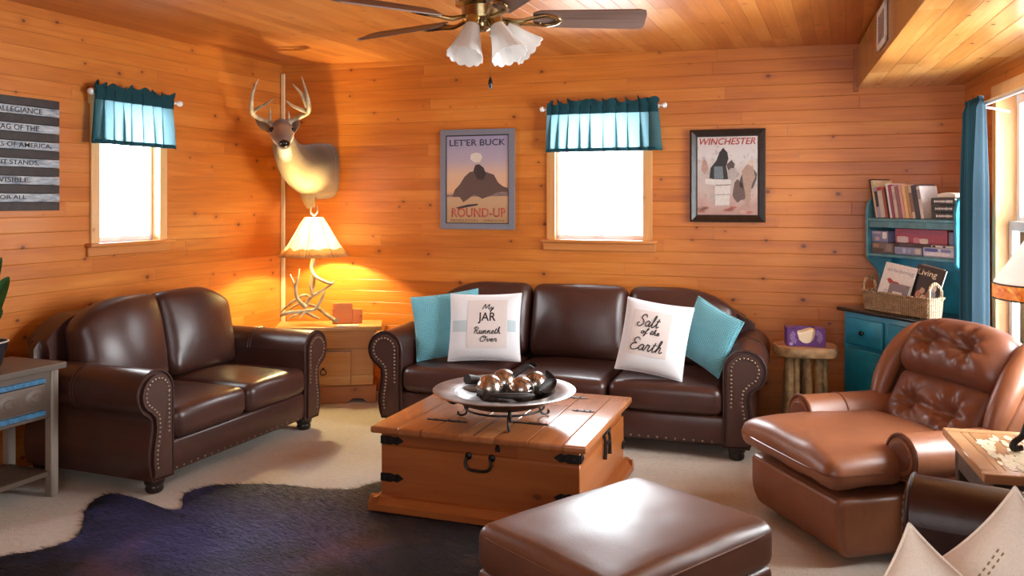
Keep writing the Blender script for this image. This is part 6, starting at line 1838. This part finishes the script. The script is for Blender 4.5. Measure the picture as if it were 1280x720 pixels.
def plate():
    t=empty('plate_stand',BC,0,label='wide pewter plate on scrolled iron stand atop the pine trunk',cat='plate')
    R=0.335
    prof=[(0.001,RIM-0.072),(0.10,RIM-0.070),(0.165,RIM-0.062),(0.205,RIM-0.045),(0.228,RIM-0.018),(0.240,RIM-0.008),(0.300,RIM-0.003),(0.328,RIM+0.002),(R,RIM),(0.328,RIM-0.006),(0.300,RIM-0.010),(0.245,RIM-0.015),(0.232,RIM-0.028),(0.208,RIM-0.055),(0.165,RIM-0.070),(0.10,RIM-0.079),(0.001,RIM-0.081)]
    bm=BM(); lathe(bm,prof,64)
    for f in bm.faces:
        c=f.calc_center_median(); r=math.hypot(c.x,c.y)
        f.material_index=1
        if r>0.236 : f.material_index=0
    mk('dish',bm,[M_pewter,M_bronze],t,ang=50)
    ring=[(0.185*math.cos(2*PI*k/40),0.185*math.sin(2*PI*k/40),RIM-0.082) for k in range(40)]
    bm=BM(); tube(bm,ring,0.005,8,closed=True); mk('stand_ring',bm,M_iron,t)
    for a in (-PI/2+0.10,PI-0.30,0.42):
        Rm=Matrix.Rotation(a,4,'Z')
        pts=[]
        # scroll at the top under the rim, leg to the trunk, small foot scroll
        for k in range(15):
            q=k/14*PI*1.75; rr=0.012+0.026*k/14
            pts.append((0.262-rr*math.cos(q+PI*0.25),0,RIM-0.055+rr*math.sin(q+PI*0.25)))
        pts+=[(0.205,0,RIM-0.085),(0.185,0,RIM-0.10),(0.180,0,0.06),(0.190,0,0.018),(0.215,0,0.006),(0.232,0,0.012),(0.228,0,0.024)]
        bm=BM(); tube(bm,[Rm@Vector(p) for p in pts],0.0052,8,smooth=3); mk('leg',bm,M_iron,t)
plate()
zi=ztop+RIM-0.055
def ball(px,py,Y,r,label):
    c=at(px,py,Y); c.z=zi+r+0.001
    bm=BM(); sphere(bm,(0,0,0),r,32,20); 
    o=mk('ornament_ball',bm,M_merc,loc=c,rz=px*0.1); setp(o,label,'ornament','mercury glass balls on the plate')
ball(612,485,3.93,0.064,'mottled silver glass ball at the front left of plate')
ball(630,478,4.07,0.063,'mottled glass ball behind, half hidden on the plate')
ball(652,485,3.925,0.060,'mottled silver glass ball at front middle of plate')
ball(669,476,4.05,0.060,'mottled glass ball at the back right of plate')
def pods():
    g='dark dried pods on the plate'
    def pod(label,pts,rr,hollow=True):
        q=[at(*p[:2],p[2]) for p in pts]; 
        for k,p in zip(q,pts): k.z=max(k.z,zi+max(rr)+0.001)
        b=q[0].copy(); bm=BM(); tube(bm,[v-b for v in q],rr,12,smooth=4)
        t=mk('seed_pod',bm,M_podlt if 'brown' in label else M_pod,loc=b); setp(t,label,'dried pod',g)
    pod('black hollow pod end sticking up at plate left',[(584,474,3.95),(592,474.5,3.98),(602,476,4.0)],[0.024,0.022,0.016])
    pod('short black pod at the front of left ball',[(596,491,3.80),(604,492,3.80)],[0.016,0.014])
    pod('brown pod lying along the plate left',[(580,485,3.88),(590,487,3.83),(598,488,3.80)],[0.006,0.013,0.010])
    pod('dark flat pod lying along plate front',[(612,494,3.79),(632,495,3.77),(652,495,3.77),(668,494,3.79)],[0.006,0.014,0.014,0.005])
    pod('dark pod standing upright between the balls',[(642,470,4.06),(650,463,4.06),(660,458,4.06),(668,461,4.05)],[0.012,0.012,0.010,0.004])
    def leaf(label,pts,w):
        q=crom([at(*p) for p in pts],6); bm=BM(); g2=[]
        b=q[0].copy()
        for i,p in enumerate(q):
            f=i/(len(q)-1); ww=w*math.sin(PI*(0.08+0.9*f))
            tg=(q[min(i+1,len(q)-1)]-q[max(i-1,0)]).normalized(); s=tg.cross(Vector((0,-1,0.5))).normalized(); n=s.cross(tg)
            row=[]
            for k in range(-3,4):
                u=k/3; row.append(p-b+s*u*ww+n*(0.012*(u*u)*1.5))
            g2.append(row)
        th=0.0025
        A=[[bm.verts.new(v) for v in r] for r in g2]; B=[[bm.verts.new(v+Vector((0,0.001,-th))) for v in r] for r in g2]
        n1,n2=len(A),7
        for i in range(n1-1):
            for j in range(n2-1):
                bm.faces.new((A[i][j],A[i+1][j],A[i+1][j+1],A[i][j+1])); bm.faces.new((B[i][j],B[i][j+1],B[i+1][j+1],B[i+1][j]))
            bm.faces.new((A[i][0],B[i][0],B[i+1][0],A[i+1][0])); bm.faces.new((A[i][6],A[i+1][6],B[i+1][6],B[i][6]))
        bm.faces.new([A[0][j] for j in range(7)]+[B[0][j] for j in range(6,-1,-1)]); bm.faces.new([A[-1][j] for j in range(6,-1,-1)]+[B[-1][j] for j in range(7)])
        o=mk('dried_leaf',bm,M_pod,loc=b,ang=80); setp(o,label,'dried leaf','dark dried leaves on the plate')
    leaf('dark curled leaf at the right of the plate',[(674,489,3.86),(684,484,3.88),(694,476,3.92)],0.028)
    leaf('dark curled leaf with upturned tip at plate back right',[(690,486,3.92),(688,476,3.93),(682,464,3.95)],0.022)
    leaf('dark leaf curling up behind the balls',[(636,478,4.15),(648,466,4.15),(662,457,4.15),(672,459,4.14)],0.014)
pods()

# ================================================================== plant at the left edge
M_leaf=plain('green_leaf',(0.020,0.095,0.022),0.35,var=0.4,vscale=20); M_pot=plain('dark_glazed_pot',(0.020,0.018,0.022),0.25); M_soil=plain('potting_soil',(0.03,0.02,0.014),0.9); M_rimw=plain('pale_rim',(0.55,0.48,0.38),0.5)
def plant():
    c=at(-24,440,3.93); c.z=con_z+0.001
    t=empty('potted_plant',c,0,label='green leafed plant in a dark pot on the left console',cat='plant')
    bm=BM(); r=lathe(bm,[(0.001,0),(0.075,0),(0.085,0.02),(0.105,0.09),(0.112,0.125),(0.106,0.125),(0.098,0.09),(0.001,0.088)],32); mk('pot',bm,M_pot,t,ang=50)
    bm=BM(); tube(bm,[(0.110*math.cos(2*PI*k/32),0.110*math.sin(2*PI*k/32),0.126) for k in range(32)],0.004,6,closed=True); mk('rim',bm,M_rimw,t)
    bm=BM(); lathe(bm,[(0.001,0.105),(0.06,0.108),(0.101,0.104)],24); mk('soil',bm,M_soil,t)
    rnd=random.Random(5)
    def leaf(base,tip,w,name='leaf'):
        mid=(Vector(base)+Vector(tip))/2+Vector((0,0,0.04)); q=crom([base,mid,tip],8); bm=BM(); A=[];B=[]
        for i,p in enumerate(q):
            f=i/(len(q)-1); ww=max(0.002,w*math.sin(PI*min(1,0.12+0.86*f))**0.8 if f>0.3 else w*0.08+w*max(0,(f-0.1)/0.2)**1.5*0.75)
            tg=(q[min(i+1,len(q)-1)]-q[max(i-1,0)]).normalized(); s=tg.cross(Vector((0.25,-1,0.15))).normalized(); n=s.cross(tg)
            A.append([bm.verts.new(p+s*ww*k/3+n*(abs(k/3)*ww*0.25)) for k in range(-3,4)]); B.append([bm.verts.new(p+s*ww*k/3+n*(abs(k/3)*ww*0.25-0.0015)) for k in range(-3,4)])
        for i in range(len(q)-1):
            for j in range(6):
                bm.faces.new((A[i][j],A[i+1][j],A[i+1][j+1],A[i][j+1])); bm.faces.new((B[i][j],B[i][j+1],B[i+1][j+1],B[i+1][j]))
            bm.faces.new((A[i][0],B[i][0],B[i+1][0],A[i+1][0])); bm.faces.new((A[i][6],A[i+1][6],B[i+1][6],B[i][6]))
        mk(name,bm,M_leaf,t,ang=80)
    tip=at(11,346,3.93)-c
    leaf((0.0,0,0.105),tip,0.040)
    leaf((0.01,0.01,0.105),(-0.02,0.03,0.47),0.045); leaf((0.0,0.02,0.105),(-0.16,0.05,0.40),0.045); leaf((0,-0.01,0.105),(-0.10,-0.13,0.32),0.04); leaf((0,0.01,0.105),(0.02,0.12,0.27),0.04)
    tip2=at(2,322,3.93)-c; leaf((-0.01,0.0,0.105),tip2,0.026)
plant()

# ================================================================== lamp at the right edge
M_shw=shademat('parchment_shade',(0.86,0.84,0.80),(0.93,0.91,0.87),0.5)
def micamat():
    m,nt,b=newmat('amber_mica'); n=noi(nt,coord(nt),26,5,0.65,1.5)
    c=ramp(nt,n,[(0.35,(0.55,0.09,0.012)),(0.5,(0.80,0.22,0.02)),(0.65,(0.92,0.50,0.08))]); setc(nt,b,c); b.inputs['Roughness'].default_value=0.35
    nt.links.new(c,b.inputs['Emission Color']); b.inputs['Emission Strength'].default_value=0.35; return m
M_mica=micamat()
def ironlamp():
    foot=onfloor(1258,560,RT_Z+0.002); Y=2.86; cx=1.875
    b=Vector((cx,Y,RT_Z+0.004)); t=empty('iron_lamp',b,0,label='scrolled iron table lamp with amber banded shade at right edge',cat='lamp')
    z0=EYE-(376-HOR)/F*Y-RT_Z; z1=z0+0.050; z2=z1+0.17
    R0=cx-at(1253,380,Y).x; 
    def sq(bm,prof,n=8):
        rings=[]
        for r,z in prof: rings.append([bm.verts.new((r*math.cos(2*PI*(k+0.5)/n)/math.cos(PI/n),r*math.sin(2*PI*(k+0.5)/n)/math.cos(PI/n),z)) for k in range(n)])
        for a,c in zip(rings[:-1],rings[1:]):
            for k in range(n): bm.faces.new((a[k],a[(k+1)%n],c[(k+1)%n],c[k]))
        return rings
    bm=BM(); sq(bm,[(R0,z1),(R0*0.50,z2),(R0*0.50-0.003,z2),(R0-0.003,z1)],24); sh=mk('lamp_shade',bm,M_shw,t,ang=20)
    bm=BM(); sq(bm,[(R0+0.002,z0),(R0+0.002,z1),(R0-0.002,z1),(R0-0.002,z0),(R0+0.002,z0)],24); mk('amber_band',bm,M_mica,sh,ang=20)
    bm=BM()
    for z in (z0,z1):
        tube(bm,[((R0+0.002)*math.cos(2*PI*k/48),(R0+0.002)*math.sin(2*PI*k/48),z) for k in range(48)],0.003,6,closed=True)
    mk('shade_rim',bm,M_iron,sh)
    for a in (PI+0.0,PI/2,-PI/2+0.3,0.2):
        Rm=Matrix.Rotation(a,4,'Z'); fx=(cx-foot.x)
        pts=[(fx-0.03,0,0.010),(fx,0,0.010),(fx-0.005,0,0.03),(fx-0.03,0,0.05),(fx-0.05,0,0.10),(fx-0.085,0,0.17),(fx-0.13,0,0.22),(0.02,0,0.24),(0.012,0,0.30)]
        pts=[(max(p[0],0.012),p[1],p[2]) for p in pts]
        bm=BM(); tube(bm,[Rm@Vector(p) for p in pts],[0.010,0.012,0.011,0.010,0.010,0.010,0.010,0.010,0.010],10,smooth=4)
        q=[]
        for k in range(16):
            an=k/15*PI*1.6; rr=0.045*(1-k/22)
            q.append((fx-0.075+rr*math.cos(an-PI*0.75),0,0.065+rr*math.sin(an-PI*0.75)))
        tube(bm,[Rm@Vector(p) for p in q],[0.009]*10+[0.008]*5+[0.005],8)
        mk('scroll_foot',bm,M_iron,t,ang=70)
    bm=BM(); tube(bm,[(0,0,0.20),(0,0,z1+0.02)],0.012,12); tube(bm,[(0,0,z1+0.02),(0,0,z2)],0.004,8); mk('stem',bm,M_iron,t)
    bm=BM(); sphere(bm,(0,0,z1+0.03),0.028,12,8); mk('bulb',bm,M_white,t)
ironlamp()
